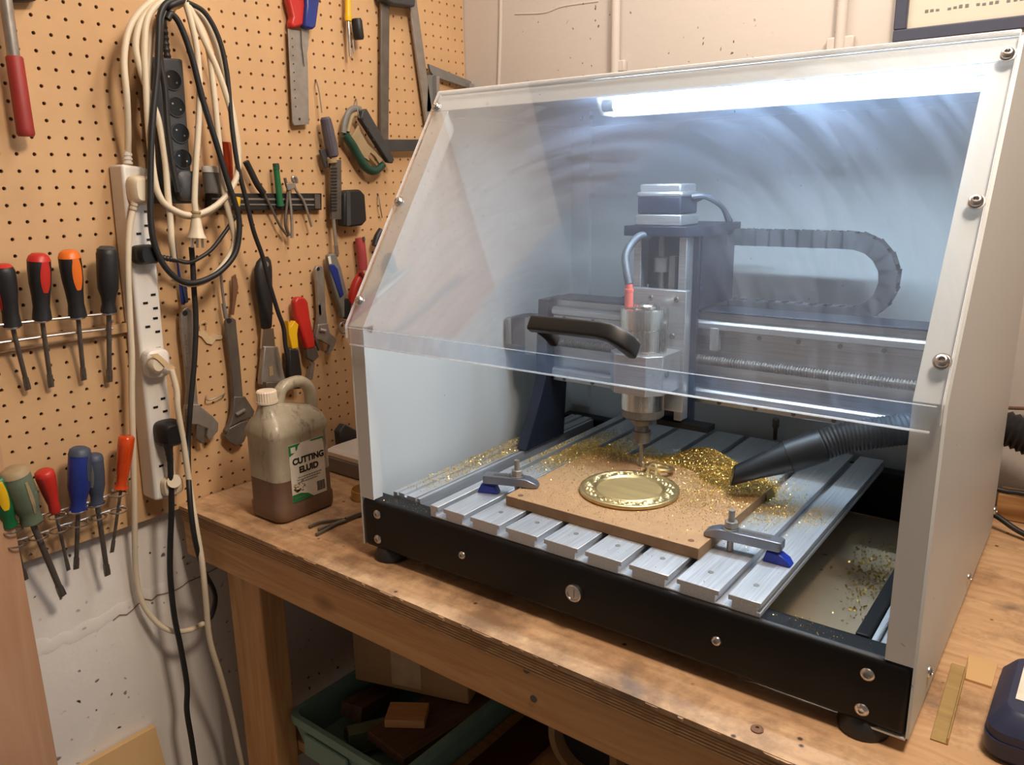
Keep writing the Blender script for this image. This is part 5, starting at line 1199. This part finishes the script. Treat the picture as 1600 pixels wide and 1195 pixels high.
# ------------------------------------------------------------------ under the bench
tb = Thing('storage_bin', (.3, .4, .25), 'pale teal plastic bin of wood offcuts on the shelf under the bench', 'bin')
TX0, TX1, TY0, TY1, TZ0, TZ1 = .200, .500, .190, .62, .4255, .505
def bsec(ins, z): return rrect(TX0 + ins, TX1 - ins, TY0 + ins, TY1 - ins, .02, z)
bw = MB(); bw.loft([bsec(.016, TZ0 + .004), bsec(.016, TZ0), bsec(.004, TZ1 - .02), bsec(0, TZ1 - .018), bsec(0, TZ1), bsec(.010, TZ1), bsec(.010, TZ1 - .01), bsec(.020, TZ0 + .008)])
tb.part('bin_shell', bw, 'teal', ang=40)
tb.part('label_holder', MB().box(.25, .37, TY0 - .003, TY0 + .004, TZ0 + .01, TZ0 + .055), 'teal', bev=.002)
def offcut(label, c, L, w, h, rz, ry, mat):
    o = single('wood_offcut', MB().box(-L / 2, L / 2, -w / 2, w / 2, 0, h), mat, c, label, 'offcut', 'wood offcuts in the teal bin', bev=.001, local=True); o.rotation_euler = (0, ry, rz); return o
def boxc(c, L, w, h, rz): pass
zb_ = TZ0 + .010
offcut('dark wooden block tilted at the left inside the teal bin', (.268, .335, zb_ + .02), .12, .05, .03, 1.75, .25, 'darkwood')
offcut('thin dark batten lying across the teal bin', (.325, .33, zb_), .17, .03, .02, 1.2, .12, 'darkwood')
offcut('broad dark plank on the right inside the teal bin', (.43, .35, zb_ + .048), .22, .11, .02, 1.45, 0, 'darkwood')
offcut('pale square wood block on the dark plank in the teal bin', (.400, .315, zb_ + .069), .075, .055, .016, .6, 0, 'pine')
offcut('short dull green step shaped offcut in the teal bin', (.345, .275, zb_ + .01), .09, .03, .045, 1.0, 0, 'sage')
bxA = np.array([.230, .337, .5075])
bx = Thing('cardboard_box', bxA, 'closed cardboard box propped at the back of the teal bin under the bench', 'box', None, math.radians(17.5))
bx.off = np.zeros(3)
bx.part('carton', MB().box(0, .250, 0, .16, 0, .17), 'card', bev=.002)
bx.part('packing_tape', MB().box(.085, .15, -.0008, -.0002, .01, .17), 'tape')
single('brown_board', MB().box(.52, .60, .25, .80, .4255, .44), 'maroon', (.6, .5, .4255), 'dark reddish brown board lying right of the teal bin', 'board')
tr = Thing('cardboard_tube', (.702, .50, .4255), 'short tan cardboard ring tube standing on the shelf under the bench', 'tube')
n = 40; secs = []
tc_ = np.array([.702, .50, .4985])
for k in range(n):
    th = 2 * PI * k / n; secs.append([(tc_[0] + rr * math.cos(th), y_, tc_[2] + rr * math.sin(th)) for rr, y_ in ((.0725, .45), (.059, .45), (.059, .56), (.0725, .56))])
tr.part('dark_filler', MB().cyl((tc_[0], .475, tc_[2]), (tc_[0], .555, tc_[2]), .0586, 36), 'black')  # black cylinder added to make the tube's inside dark
tr.part('ring', MB().loft(secs, True), 'card', ang=40)
single('coiled_hose', MB().tube([(.695 + .085 * math.cos(a), .62 + .010 * a, .531 + .085 * math.sin(a)) for a in np.linspace(0, 4 * PI, 24)], .02, 14, 5, rib=(.006, .85)), 'black', (.695, .62, .4255), 'black ribbed hose coil behind the cardboard tube under the bench', 'hose', ang=20)
